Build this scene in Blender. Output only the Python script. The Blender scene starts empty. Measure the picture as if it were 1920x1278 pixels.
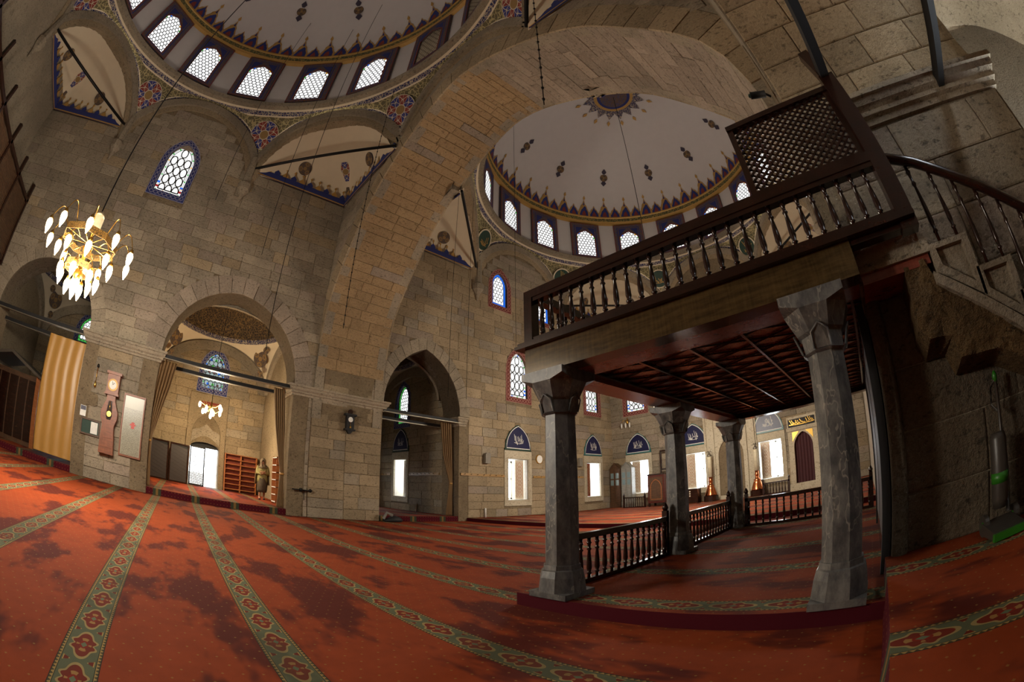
import bpy, math, random
from mathutils import Vector, Matrix
from mathutils.geometry import tessellate_polygon
random.seed(7)
PI = math.pi
sc = bpy.context.scene
COL = sc.collection

# ---------------------------------------------------------------- camera, world, exposure
# full-frame fisheye (equisolid), 15.6 mm, 1.05 m above the carpet, tilted up 19.8 degrees
cam = bpy.data.cameras.new('camera')
cam.type = 'PANO'
cam.sensor_width = 36.0
cam.sensor_fit = 'HORIZONTAL'
for holder in (cam, getattr(cam, 'cycles', None)):
    for k, v in (('panorama_type', 'FISHEYE_EQUISOLID'), ('fisheye_lens', 15.587), ('fisheye_fov', math.radians(200))):
        try:
            setattr(holder, k, v)
        except Exception:
            pass
camo = bpy.data.objects.new('camera', cam)
COL.objects.link(camo)
def cam_matrix(pitch, roll, yaw):
    return Matrix.Rotation(yaw, 4, 'Z') @ Matrix.Rotation(PI/2 + pitch, 4, 'X') @ Matrix.Rotation(roll, 4, 'Z')
camo.matrix_world = Matrix.Translation((0, 0, 1.045)) @ cam_matrix(math.radians(19.7876), math.radians(-0.3328), math.radians(46.2506))
sc.camera = camo
cam.clip_start = 0.02
cam.clip_end = 200

world = bpy.data.worlds.new('world')
sc.world = world
world.use_nodes = True
bg = world.node_tree.nodes['Background']
bg.inputs[0].default_value = (0.86, 0.93, 1.0, 1)
bg.inputs[1].default_value = 9.0

sc.view_settings.view_transform = 'Standard'
sc.view_settings.look = 'None'
sc.view_settings.gamma = 1.0
sc.view_settings.use_curve_mapping = False
sc.view_settings.exposure = 0.5
try:
    sc.cycles.use_denoising = True
    sc.cycles.max_bounces = 7
    sc.cycles.diffuse_bounces = 5
    sc.cycles.glossy_bounces = 3
    sc.cycles.sample_clamp_indirect = 6.0
    sc.cycles.caustics_reflective = False
    sc.cycles.caustics_refractive = False
except Exception:
    pass
GLASS = 0.95        # daylight behind the stained glass

# ---------------------------------------------------------------- node expressions
class Ex:
    def __init__(s, nt, sock): s.nt, s.s = nt, sock
    def _b(s, op, o, rev=False, c=None):
        n = s.nt.nodes.new('ShaderNodeMath'); n.operation = op
        a, b = (o, s) if rev else (s, o)
        for i, x in enumerate((a, b) if c is None else (a, b, c)):
            if isinstance(x, Ex): s.nt.links.new(x.s, n.inputs[i])
            elif x is not None: n.inputs[i].default_value = float(x)
        return Ex(s.nt, n.outputs[0])
    def __add__(s, o): return s._b('ADD', o)
    __radd__ = __add__
    def __sub__(s, o): return s._b('SUBTRACT', o)
    def __rsub__(s, o): return s._b('SUBTRACT', o, True)
    def __mul__(s, o): return s._b('MULTIPLY', o)
    __rmul__ = __mul__
    def __truediv__(s, o): return s._b('DIVIDE', o)
    def lt(s, o): return s._b('LESS_THAN', o)
    def gt(s, o): return s._b('GREATER_THAN', o)
    def abs(s): return s._b('ABSOLUTE', None)
    def sin(s): return s._b('SINE', None)
    def cos(s): return s._b('COSINE', None)
    def sqrt(s): return s._b('SQRT', None)
    def frac(s): return s._b('FRACT', None)
    def floor(s): return s._b('FLOOR', None)
    def atan2(s, o): return s._b('ARCTAN2', o)
    def max(s, o): return s._b('MAXIMUM', o)
    def min(s, o): return s._b('MINIMUM', o)
    def sstep(s, a, b):
        n = s.nt.nodes.new('ShaderNodeMapRange'); n.interpolation_type = 'SMOOTHSTEP'
        s.nt.links.new(s.s, n.inputs[0]); n.inputs[1].default_value = a; n.inputs[2].default_value = b
        return Ex(s.nt, n.outputs[0])

def srgb(r, g, b):
    f = lambda c: (c/255/12.92) if c/255 <= .04045 else ((c/255+.055)/1.055)**2.4
    return (f(r), f(g), f(b), 1)

class MatB:
    def __init__(s, name):
        s.m = bpy.data.materials.new(name); s.m.use_nodes = True
        s.nt = s.m.node_tree; s.b = s.nt.nodes['Principled BSDF']
    def node(s, t): return s.nt.nodes.new(t)
    def pos(s, kind='pos'):
        if kind == 'pos': out = s.node('ShaderNodeNewGeometry').outputs['Position']
        else: out = s.node('ShaderNodeTexCoord').outputs[{'obj': 'Object', 'gen': 'Generated', 'uv': 'UV'}[kind]]
        sp = s.node('ShaderNodeSeparateXYZ'); s.nt.links.new(out, sp.inputs[0])
        return out, [Ex(s.nt, o) for o in sp.outputs]
    def noise(s, vec, scale, detail=4, rough=.55, stretch=None):
        if stretch:
            mp = s.node('ShaderNodeMapping'); mp.inputs['Scale'].default_value = stretch
            s.nt.links.new(vec, mp.inputs[0]); vec = mp.outputs[0]
        n = s.node('ShaderNodeTexNoise'); n.inputs['Scale'].default_value = scale
        n.inputs['Detail'].default_value = detail; n.inputs['Roughness'].default_value = rough
        s.nt.links.new(vec, n.inputs['Vector']); return Ex(s.nt, n.outputs[0])
    def voro(s, vec, scale, feature='F1', out=0):
        n = s.node('ShaderNodeTexVoronoi'); n.feature = feature; n.inputs['Scale'].default_value = scale
        s.nt.links.new(vec, n.inputs['Vector']); return Ex(s.nt, n.outputs[out])
    def mix(s, fac, a, b):
        n = s.node('ShaderNodeMix'); n.data_type = 'RGBA'
        for i, x in ((0, fac), (6, a), (7, b)):
            if isinstance(x, Ex): s.nt.links.new(x.s, n.inputs[i])
            elif isinstance(x, (int, float)): n.inputs[i].default_value = x
            elif isinstance(x, tuple): n.inputs[i].default_value = x
            else: s.nt.links.new(x, n.inputs[i])
        return n.outputs[2]
    def scale(s, col, fac):
        n = s.node('ShaderNodeVectorMath'); n.operation = 'SCALE'
        if isinstance(col, tuple): n.inputs[0].default_value = col[:3]
        else: s.nt.links.new(col, n.inputs[0])
        if isinstance(fac, Ex): s.nt.links.new(fac.s, n.inputs['Scale'])
        else: n.inputs['Scale'].default_value = fac
        return n.outputs[0]
    def color(s, c):
        if isinstance(c, tuple): s.b.inputs['Base Color'].default_value = c
        else: s.nt.links.new(c, s.b.inputs['Base Color'])
    def bump(s, h, strength=.3, dist=.02):
        n = s.node('ShaderNodeBump'); n.inputs['Strength'].default_value = strength; n.inputs['Distance'].default_value = dist
        s.nt.links.new(h.s, n.inputs['Height']); s.nt.links.new(n.outputs[0], s.b.inputs['Normal'])
    def rm(s, rough, metal=0, spec=None):
        if isinstance(rough, Ex): s.nt.links.new(rough.s, s.b.inputs['Roughness'])
        else: s.b.inputs['Roughness'].default_value = rough
        s.b.inputs['Metallic'].default_value = metal
        if spec is not None: s.b.inputs['Specular IOR Level'].default_value = spec
    def rnd(s): return Ex(s.nt, s.node('ShaderNodeObjectInfo').outputs['Random'])

MATS = {}
def simple(name, col, rough=.6, metal=0, var=.25, scale=14, bump=.15, emit=None, spec=None):
    """plain painted, metal or cloth surface with a little mottling"""
    if name in MATS: return MATS[name]
    b = MatB(name); vec, _ = b.pos('obj')
    n = b.noise(vec, scale, 3)
    b.color(b.mix(n, tuple(c*(1-var) for c in col[:3])+(1,), tuple(min(1, c*(1+var)) for c in col[:3])+(1,)))
    b.rm(rough, metal, spec)
    if bump: b.bump(n, bump, .01)
    if emit:
        b.b.inputs['Emission Color'].default_value = emit[0]; b.b.inputs['Emission Strength'].default_value = emit[1]
    MATS[name] = b.m
    return b.m
def glass(name, col, k=1.0):
    if name in MATS: return MATS[name]
    b = MatB(name); vec, _ = b.pos('pos'); n = b.noise(vec, 2.2, 2)
    b.color(tuple(c*.3 for c in col[:3])+(1,)); b.rm(.25)
    b.nt.links.new(b.mix(n, tuple(c*.85 for c in col[:3])+(1,), col), b.b.inputs['Emission Color'])
    b.b.inputs['Emission Strength'].default_value = GLASS*k
    MATS[name] = b.m; return b.m

def stone(name, a, b_, c, bscale=1.0, rnd=.3, bump=.35):
    m = MatB(name); vec, _ = m.pos('pos')
    big = m.noise(vec, .55*bscale, 5, .6); mid = m.noise(vec, 3.2*bscale, 6, .72); fine = m.noise(vec, 30, 4, .75); pit = m.noise(vec, 11, 4, .7, (1, 1, 1.8))
    col = m.mix(big.sstep(.3, .7), a, b_)
    col = m.mix((mid.sstep(.52, .78))*.6, col, c)
    col = m.mix(pit.sstep(.54, .68)*.7, col, tuple(x*.5 for x in c[:3])+(1,))
    f = (m.rnd()-.5)*rnd + .92 + (fine-.5)*1.0
    m.color(m.scale(col, f)); m.rm(.9, 0, .25)
    m.bump(fine*.7+mid-pit*.5, bump*2.2, .035)
    MATS[name] = m.m; return m.m

STONE = stone('limestone', srgb(168, 153, 130), srgb(138, 126, 108), srgb(96, 87, 73))
STONE_W = stone('warm_limestone', srgb(172, 152, 122), srgb(148, 130, 103), srgb(108, 92, 70))
STONE_P = stone('rosy_limestone', srgb(166, 149, 130), srgb(142, 128, 111), srgb(106, 93, 79))
SOFFIT = stone('ochre_soffit_stone', srgb(170, 143, 106), srgb(152, 126, 92), srgb(118, 94, 66), 1.0, .14)
GRIMY_SHADED = stone('grimy_shaded_limestone', srgb(118, 104, 84), srgb(92, 82, 70), srgb(62, 54, 44), 1.3, .12, .5)  # grime, with the shade below the stair also put into the colour
MORTAR = stone('lime_mortar', srgb(150, 132, 104), srgb(128, 110, 86), srgb(96, 82, 62), 1.6, 0, .6)
ROUGH = stone('rubble_masonry', srgb(138, 110, 72), srgb(104, 82, 54), srgb(66, 50, 32), 2.2, .2, 1.0)
MARBLE = stone('pale_marble', srgb(206, 194, 170), srgb(186, 172, 146), srgb(150, 132, 104), .8, .1, .1)
def granite():
    m = MatB('grey_veined_marble'); vec, _ = m.pos('pos')
    n = m.noise(vec, 9, 6, .7, (1, 1, .55)); v = m.noise(vec, 3.5, 4, .6, (1, 1, .5))
    col = m.mix(n.sstep(.3, .75), srgb(58, 57, 57), srgb(118, 114, 108))
    col = m.mix((v-.5).abs().lt(.007)*.5, col, srgb(150, 143, 130))
    m.color(col); m.rm(.45); m.bump(n, .2, .01); return m.m
GRANITE = granite()
PLASTER = simple('white_plaster', srgb(196, 190, 186), .9, 0, .05, 3, .05)
PLASTER_C = simple('cream_plaster', srgb(206, 190, 162), .9, 0, .07, 3, .05)
def wood(name, a, b_, rough=.35, sc_=1.0):
    m = MatB(name); vec, _ = m.pos('obj')
    n = m.noise(vec, 4*sc_, 5, .6, (1, 1, 7)); n2 = m.noise(vec, 40*sc_, 2, .5, (1, 1, .1))
    m.color(m.mix((n*.7+n2*.3).sstep(.3, .7), a, b_)); m.rm(rough); m.bump(n2, .12, .005); MATS[name] = m.m; return m.m
WOOD_D = wood('dark_varnished_wood', srgb(26, 14, 10), srgb(50, 26, 17), .2)
WOOD_R = wood('red_brown_boards', srgb(104, 46, 34), srgb(140, 70, 52), .25)
WOOD_O = wood('orange_shelf_wood', srgb(150, 84, 38), srgb(186, 112, 56), .5)
WOOD_C = wood('clock_case_wood', srgb(108, 58, 30), srgb(142, 80, 46), .45)
WOOD_B = wood('brown_panel_wood', srgb(62, 42, 28), srgb(98, 68, 44), .5)
IRON = simple('black_iron', srgb(24, 21, 19), .5, .6, .2, 20)
BRASS = simple('brass', srgb(212, 168, 84), .28, 1, .1, 8)
COPPER = simple('polished_copper', srgb(214, 128, 82), .2, 1, .12, 5, .05)
WHITE = simple('white_paint', srgb(225, 222, 214), .6)
BLACK = simple('black_paint', srgb(18, 16, 16), .7)
BLUE = simple('cobalt_paint', srgb(34, 44, 104), .8, 0, .3, 30)
BLUE_D = simple('navy_tile', srgb(14, 18, 62), .4, 0, .3, 12)
TEAL = simple('teal_tile', srgb(52, 104, 102), .4, 0, .2, 20)
GREEN_D = simple('dark_green_paint', srgb(18, 50, 36), .6, 0, .3, 16)
OLIVE = simple('olive_paint', srgb(96, 92, 58), .8, 0, .3, 30)
GOLD = simple('gold_paint', srgb(176, 138, 74), .5, .3, .25, 30)
REDP = simple('oxide_red_paint', srgb(118, 44, 34), .8, 0, .3, 30)
BORDER_R = simple('window_border_red', srgb(108, 40, 34), .8, 0, .25, 20)
LEAD = simple('lead_came', srgb(52, 52, 46), .6, .2, .2, 30)
G_W = glass('clear_glass', (1, 1, 1, 1)); G_B = glass('blue_glass', srgb(40, 120, 255), .55); G_G = glass('green_glass', srgb(90, 220, 100), .4)
G_O = glass('amber_glass', srgb(255, 190, 60), .5); G_R = glass('red_glass', srgb(210, 50, 50), .35); G_C = glass('pale_blue_glass', srgb(200, 228, 240), .33)
G_V = glass('violet_glass', srgb(150, 120, 130), .16)
BULB = simple('lit_bulb', (1, .8, .5, 1), .3, 0, 0, 5, 0, emit=((1, .74, .42, 1), 7))
BULB_OFF = simple('frosted_glass', srgb(220, 216, 206), .25)
CURT_Y = simple('ochre_curtain', srgb(168, 124, 60), .4, 0, .08, 6, .05)
CURT_B = simple('brown_curtain', srgb(112, 84, 48), .7, 0, .15, 10, .1)
CURT_R = simple('dark_red_curtain', srgb(58, 14, 18), .8, 0, .2, 8)

# ---------------------------------------------------------------- mesh helpers
class MB:
    def __init__(s): s.v, s.f, s.mi, s.sm = [], [], [], []
    def face(s, idx, mi=0, sm=False): s.f.append(idx); s.mi.append(mi); s.sm.append(sm)
    def add(s, pts): n = len(s.v); s.v += [tuple(p) for p in pts]; return n
    def box(s, c, d, rz=0, mi=0, M=None):
        x, y, z = (k/2 for k in d); P = [Vector((i*x, j*y, k*z)) for k in (-1, 1) for j in (-1, 1) for i in (-1, 1)]
        T = Matrix.Translation(c) @ (M.to_4x4() if M else Matrix.Rotation(rz, 4, 'Z'))
        n = s.add([T @ p for p in P])
        for q in ((0, 2, 3, 1), (4, 5, 7, 6), (0, 1, 5, 4), (2, 6, 7, 3), (0, 4, 6, 2), (1, 3, 7, 5)): s.face([n+i for i in q], mi)
        return s
    def b2(s, a, b, mi=0):
        return s.box([(p+q)/2 for p, q in zip(a, b)], [abs(q-p) for p, q in zip(a, b)], 0, mi)
    def grid(s, rows, mi=0, sm=True, closed=False):
        m = len(rows[0]); n = s.add([p for r in rows for p in r])
        for i in range(len(rows)-1):
            for j in range(m if closed else m-1):
                k = (j+1) % m
                s.face([n+i*m+j, n+i*m+k, n+(i+1)*m+k, n+(i+1)*m+j], mi, sm)
        return s
    def lathe(s, c, prof, seg=16, mi=0, sm=True, rot0=0, M=None):
        rows = []
        for r, z in prof:
            row = [Vector((r*math.cos(rot0+2*PI*j/seg), r*math.sin(rot0+2*PI*j/seg), z)) for j in range(seg)]
            rows.append([Vector(c)+((M @ p) if M else p) for p in row])
        n0 = len(s.v); s.grid(rows, mi, sm, True)
        s.face([n0+j for j in range(seg)][::-1], mi); s.face([n0+(len(prof)-1)*seg+j for j in range(seg)], mi)
        return s
    def tube(s, pts, r, seg=6, mi=0, sm=True):
        pts = [Vector(p) for p in pts]; rows = []
        for i, p in enumerate(pts):
            t = (pts[min(i+1, len(pts)-1)]-pts[max(i-1, 0)]).normalized()
            a = t.cross(Vector((0, 0, 1))); a = a.normalized() if a.length > 1e-4 else Vector((1, 0, 0)); b = t.cross(a)
            rr = r[i] if isinstance(r, (list, tuple)) else r
            rows.append([p+a*rr*math.cos(2*PI*j/seg)+b*rr*math.sin(2*PI*j/seg) for j in range(seg)])
        n0 = len(s.v); s.grid(rows, mi, sm, True)
        s.face([n0+j for j in range(seg)], mi); s.face([n0+(len(rows)-1)*seg+j for j in range(seg)][::-1], mi)
        return s
    def plate(s, fr, outer, holes=(), w0=0.0, w1=.05, mi=0, side=None):
        """flat slab with holes; fr(u, v, w) maps to space"""
        loops = [list(outer)]+[list(h) for h in holes]
        flat = [p for l in loops for p in l]
        tris = tessellate_polygon([[Vector((p[0], p[1], 0)) for p in l] for l in loops])
        nf = s.add([fr(p[0], p[1], w1) for p in flat]); nb = s.add([fr(p[0], p[1], w0) for p in flat])
        for t in tris:
            s.face([nf+i for i in t], mi); s.face([nb+i for i in t][::-1], mi)
        k = 0
        for l in loops:
            m = len(l)
            for i in range(m):
                j = (i+1) % m
                s.face([nf+k+i, nb+k+i, nb+k+j, nf+k+j], mi if side is None else side)
            k += m
        return s
    def ribbon(s, pts, w, fr, d=.01, mi=0, closed=False):
        """flat strip of width w along a 2-D path"""
        pts = [Vector((p[0], p[1])) for p in pts]; m = len(pts); L = []; Rr = []
        for i in range(m):
            a = pts[(i-1) % m] if closed or i > 0 else pts[i]; b = pts[(i+1) % m] if closed or i < m-1 else pts[i]
            t = (b-a); t = t.normalized() if t.length > 1e-9 else Vector((1, 0)); nrm = Vector((-t.y, t.x))*w/2
            L.append(pts[i]+nrm); Rr.append(pts[i]-nrm)
        rows = [[fr(p.x, p.y, d) for p in L], [fr(p.x, p.y, d) for p in Rr]]
        s.grid(rows, mi, False, closed); return s
    def mesh(s, name, mats):
        me = bpy.data.meshes.new(name); me.from_pydata(s.v, [], s.f)
        for m in (mats if isinstance(mats, (list, tuple)) else [mats]): me.materials.append(m)
        me.polygons.foreach_set('material_index', s.mi); me.polygons.foreach_set('use_smooth', s.sm)
        me.validate(); me.update(); return me
    def build(s, name, mats, parent=None, **k):
        return link(name, s.mesh(name, mats), parent, **k)
def link(name, me, parent=None, label=None, cat=None, group=None, kind=None, loc=None, M=None):
    o = bpy.data.objects.new(name, me); COL.objects.link(o)
    if parent is not None: o.parent = parent
    if loc is not None: o.location = loc
    if M is not None: o.matrix_local = M
    tag(o, label, cat, group, kind); return o
def tag(o, label=None, cat=None, group=None, kind=None):
    for k, v in (('label', label), ('category', cat), ('group', group), ('kind', kind)):
        if v: o[k] = v
    return o
def thing(name, label, cat, loc=(0, 0, 0), rz=0, group=None, kind=None):
    o = link(name, None, None, label, cat, group, kind); o.location = loc; o.rotation_euler = (0, 0, rz); return o
def copy_tree(o, parent=None):
    c = o.copy(); COL.objects.link(c); c.parent = parent
    for ch in o.children: copy_tree(ch, c)
    return c
# planes: u runs along the wall, v up, w out of the wall into the room
def frX(x, sgn=1): return lambda u, v, w: (x+sgn*w, u, v)      # wall in plane X = x
def frY(y, sgn=-1): return lambda u, v, w: (u, y+sgn*w, v)     # wall in plane Y = y
def arch(cx, half, z0, rise, n=10):
    """pointed arch from left foot to right foot"""
    if rise >= half:
        e = (rise*rise-half*half)/(2*half); R = half+e; a1 = math.acos(e/R)
        L = [(cx+e-R*math.cos(a1*i/n), z0+R*math.sin(a1*i/n)) for i in range(n+1)]
    else:
        L = [(cx-half*math.cos(PI/2*i/n), z0+rise*math.sin(PI/2*i/n)) for i in range(n+1)]
    return L+[(2*cx-x, z) for x, z in L[-2::-1]]
def opening(cx, half, zb, zs, rise, n=10):
    return [(cx-half, zb)]+arch(cx, half, zs, rise, n)+[(cx+half, zb)]
def spans(holes, z, u0, u1):
    """free intervals of [u0, u1] at height z outside the holes (polygons)"""
    cut = []
    for h in holes:
        xs = []
        for i in range(len(h)):
            (x1, z1), (x2, z2) = h[i], h[(i+1) % len(h)]
            if (z1 <= z) != (z2 <= z): xs.append(x1+(z-z1)/(z2-z1)*(x2-x1))
        if len(xs) >= 2: cut.append((min(xs), max(xs)))
    out = [(u0, u1)]
    for a, b in cut:
        nx = []
        for p, q in out:
            if b <= p or a >= q: nx.append((p, q)); continue
            if a > p: nx.append((p, a))
            if b < q: nx.append((b, q))
        out = nx
    return [(p, q) for p, q in out if q-p > .1]
# one shared dressed block (unit size, front edge chamfered), stretched per block
def unit_block():
    b = MB(); c = .035
    P = [(-.5, -.5), (.5, -.5), (.5, .5), (-.5, .5)]; Q = [(-.5+c*.5, -.5+c), (.5-c*.5, -.5+c), (.5-c*.5, .5-c), (-.5+c*.5, .5-c)]
    n = b.add([(x, z, 0) for x, z in P]+[(x, z, .7) for x, z in P]+[(x, z, 1) for x, z in Q])
    for i in range(4):
        j = (i+1) % 4
        b.face([n+i, n+j, n+4+j, n+4+i]); b.face([n+4+i, n+4+j, n+8+j, n+8+i])
    b.face([n+8, n+9, n+10, n+11]); return b
UB = {}
def ub_mesh(mat):
    if mat.name not in UB: UB[mat.name] = unit_block().mesh('stone_block', mat)
    return UB[mat.name]
def ashlar(parent, fr, u0, u1, z0, z1, holes, mats, lim=300, h=(.28, .4), l=(.5, 1.2), prot=.022, seed=1, within=None):
    rg = random.Random(seed); z = z0; blocks = []
    while z < z1-.12:
        hh = min(rg.uniform(*h), z1-z)
        if z1-z-hh < .15: hh = z1-z
        for a, b in spans(holes, z+hh*.5, u0, u1):
            if within:
                a, b = max(a, within(z+hh*.5)[0]), min(b, within(z+hh*.5)[1])
                if b-a < .15: continue
            u = a
            while u < b-.02:
                ll = rg.uniform(*l)
                if b-u-ll < .35: ll = b-u
                blocks.append((u+ll/2, z+hh/2, ll, hh)); u += ll
        z += hh
    def px(bk):
        p = Vector(fr(bk[0], bk[1], 0)); return -bk[2]*bk[3]/max(1, (p-Vector((0, 0, 1.045))).length_squared)
    blocks.sort(key=px)
    O = Vector(fr(0, 0, 0)); U = Vector(fr(1, 0, 0))-O; V = Vector(fr(0, 1, 0))-O; W = Vector(fr(0, 0, 1))-O
    rest = MB()
    for k, (u, v, ll, hh) in enumerate(blocks):
        p = prot*rg.uniform(.55, 1.35); m = mats[0] if len(mats) == 1 or rg.random() < .8 else rg.choice(mats[1:])
        c = Vector(fr(u, v, -.004)); g = .012
        M = Matrix((( *(U*(ll-g)), 0), (*(V*(hh-g)), 0), (*(W*(p+.004)), 0), (*c, 1))).transposed()
        if k < lim: link('stone_block', ub_mesh(m), parent, M=M)
        else:
            x, y = (ll-g)/2, (hh-g)/2; n = rest.add([fr(u-x, v-y, 0), fr(u+x, v-y, 0), fr(u+x, v+y, 0), fr(u-x, v+y, 0)]+[fr(u-x+.01, v-y+.01, p), fr(u+x-.01, v-y+.01, p), fr(u+x-.01, v+y-.01, p), fr(u-x+.01, v+y-.01, p)])
            for i in range(4): j = (i+1) % 4; rest.face([n+i, n+j, n+4+j, n+4+i])
            rest.face([n+4, n+5, n+6, n+7])
    if rest.f: rest.build('stone_blocks', mats[0], parent, kind='stuff')
def voussoirs(parent, fr, inner, outer, w0, w1, mat, step=1, name='voussoir'):
    """ring of wedge stones between two curves with the same number of points"""
    n = len(inner)
    i = 0
    while i < n-1:
        j = min(i+step, n-1); b = MB(); g = .02
        def lerp(a, c, t): return (a[0]+(c[0]-a[0])*t, a[1]+(c[1]-a[1])*t)
        q = [lerp(inner[i], inner[j], g), lerp(inner[i], inner[j], 1-g), lerp(outer[i], outer[j], 1-g), lerp(outer[i], outer[j], g)]
        b.plate(fr, q, (), w0, w1+random.uniform(-.006, .006)); b.build(name, mat, parent); i = j
# ---------------------------------------------------------------- carpet
def carpet():
    m = MatB('prayer_carpet'); vec, (x, y, z) = m.pos('pos')
    gn = m.node('ShaderNodeNewGeometry'); sp = m.node('ShaderNodeSeparateXYZ'); m.nt.links.new(gn.outputs['Normal'], sp.inputs[0])
    riser = Ex(m.nt, sp.outputs[2]).abs().lt(.5)
    v = (((y+.61)/1.195+.5).frac()-.5)*1.195; av = v.abs()
    u = ((x/.42+.786).frac()-.5)*.42; au = u.abs()
    n1 = m.noise(vec, .8, 4, .6, (.8, 1.7, 1)); n2 = m.noise(vec, 5, 3); n3 = m.noise(vec, 260, 2, .8)
    field = m.mix(n2, srgb(126, 50, 19), srgb(154, 64, 24))
    worn = n1.sstep(.49, .58)
    field = m.mix(worn*.8, field, srgb(66, 18, 17))
    dx = ((x/.11).frac()-.5).abs(); dy = (((y/.11)+((x/.11).floor()*.5)).frac()-.5).abs()
    dot = (dx+dy).lt(.085)
    field = m.mix(dot*.55, field, srgb(150, 120, 60))
    ang = v.atan2(u); rr = ((u/.172)*(u/.172)+(v/.088)*(v/.088)).sqrt()
    th = (ang*6).cos()*.13+(ang*2).cos()*.06+.9
    st = m.mix(n2, srgb(84, 88, 66), srgb(102, 106, 78))
    tri = av.gt(.048)*av.lt(.09)*((.21-au).lt((av-.046)*.75))
    tri2 = av.gt(.056)*av.lt(.084)*((.2-au).lt((av-.056)*.6))
    st = m.mix(tri, st, srgb(178, 146, 82)); st = m.mix(tri2, st, srgb(110, 38, 24))
    st = m.mix(rr.lt(th), st, srgb(160, 136, 86)); st = m.mix(rr.lt(th*.84), st, srgb(116, 40, 24))
    pet = (rr.lt(.52))*((ang*4).cos().gt(.45)); st = m.mix(pet*.8, st, srgb(166, 128, 70))
    st = m.mix(rr.lt(.3), st, srgb(132, 40, 24))
    st = m.mix((au/.036+av/.02).lt(1), st, srgb(104, 112, 84))
    bord = av.gt(.1); wig = ((x*170).sin()*.008+av).gt(.112)
    st = m.mix(bord, st, m.mix(wig, srgb(164, 134, 76), srgb(74, 66, 44)))
    st = m.mix(av.gt(.098)*av.lt(.102), st, srgb(36, 38, 30)); st = m.mix(av.gt(.121), st, srgb(36, 34, 26))
    st = m.mix(worn*.45, st, srgb(58, 52, 36))
    top = m.mix(av.lt(.125), field, st)
    rs = m.mix(((y/.1).frac()-.5).abs().lt(.06)*((z/.1).frac()-.5).abs().lt(.08), srgb(74, 14, 24), srgb(150, 110, 60))
    rs = m.mix(av.lt(.125), rs, m.mix(rr.lt(th), srgb(58, 62, 46), srgb(120, 92, 52)))
    col = m.mix(riser, top, rs)
    m.color(m.scale(col, .74+n3*.34)); m.rm(.95, 0, .15); m.bump(n3, .25, .008)
    return m.m
CARPET = carpet()
def slab(name, a, b, label, mat=CARPET, cat='floor'):
    return MB().b2(a, b).build(name, mat, None, label=label, cat=cat, kind='structure')
slab('floor', (-13.9, -9.4, -.3), (3.0, 10.0, 0), 'main red carpeted floor with olive ornamental prayer row stripes')
slab('floor_side_aisle', (-20.3, -9.4, -.3), (-12.87, 10.4, .18), 'raised carpeted floor of the side rooms behind the stone arches')
slab('floor_qibla', (-13.2, 10.0, -.3), (3.0, 20.2, .12), 'raised red carpet floor below the far dome')
slab('floor_near_stairs', (.15, -9.4, -.3), (7.6, 3.6, .25), 'raised dark red carpet beside the stone stair pier')
slab('floor_gallery_platform', (-2.85, 2.77, -.05), (.15, 8.2, .12), 'low carpeted platform under the wooden gallery')

# ---------------------------------------------------------------- left wall, both bays
WA = -12.85
TH = 1.05
fA = frX(WA, 1)
def ring_pts(cx, half, zs, rise, t, n=9):
    return arch(cx, half, zs, rise, n), arch(cx, half+t, zs, rise+t, n)
IW = [dict(cx=-5.38, half=1.9, zs=3.86, rise=1.72, t=.5), dict(cx=1.2, half=2.16, zs=3.9, rise=2.3, t=.56), dict(cx=8.04, half=1.58, zs=3.86, rise=2.22, t=.46)]
def iw_hole(i): d = IW[i]; return opening(d['cx'], d['half'], -.05, d['zs'], d['rise'], 9)
def win_hole(cx, w, zb, h, k=.72):  # arched window: outline with pointed head
    if k == .55:
        zs = zb+h-.42*w; return [(cx-w/2, zb), (cx-w/2, zs), (cx-.46*w, zs+.12*w), (cx-.36*w, zs+.22*w), (cx, zs+.42*w), (cx+.36*w, zs+.22*w), (cx+.46*w, zs+.12*w), (cx+w/2, zs), (cx+w/2, zb)]
    zs = zb+h-w*k; return opening(cx, w/2, zb, zs, w*k, 6)
def grow(cx, w, zb, h, d, k=.72): return win_hole(cx, w+2*d, zb-d, h+2*d, k)
def rect(u0, u1, z0, z1): return [(u0, z0), (u0, z1), (u1, z1), (u1, z0)]
def lun_top(c, zlow, ztop, u0, u1):
    """upper edge of a bay wall: straight at zlow, with a raised lunette over c"""
    R = 3.12; pts = []
    for i in range(13):
        a = -1.07+2.14*i/12; pts.append((c-R*math.sin(-a), ztop-R+R*math.cos(a)))
    return [(u0, zlow)]+[(pts[0][0], zlow)]+pts+[(pts[-1][0], zlow)]+[(u1, zlow)]
UPW1 = (-2.5, 1.06, 8.72, 2.0)             # glass size of the near upper window: centre, width, sill, height
UPW2 = [(11.57, .86, 8.86, 1.56), (14.33, .86, 8.86, 1.56)]
MIDW = [(12.66, 1.02, 5.02, 1.95), (15.2, 1.02, 5.02, 1.95), (17.82, 1.02, 5.02, 1.95)]
LOWW = [12.58, 15.2, 17.72]                # centres of the low casement windows
def low_open(c): return rect(c-.56, c+.56, .78, 2.45)
def low_frame(c): return rect(c-.76, c+.76, .54, 2.78)
def tymp(c, half=.74, z=2.78, rise=1.06): return arch(c, half, z, rise, 8)

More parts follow.
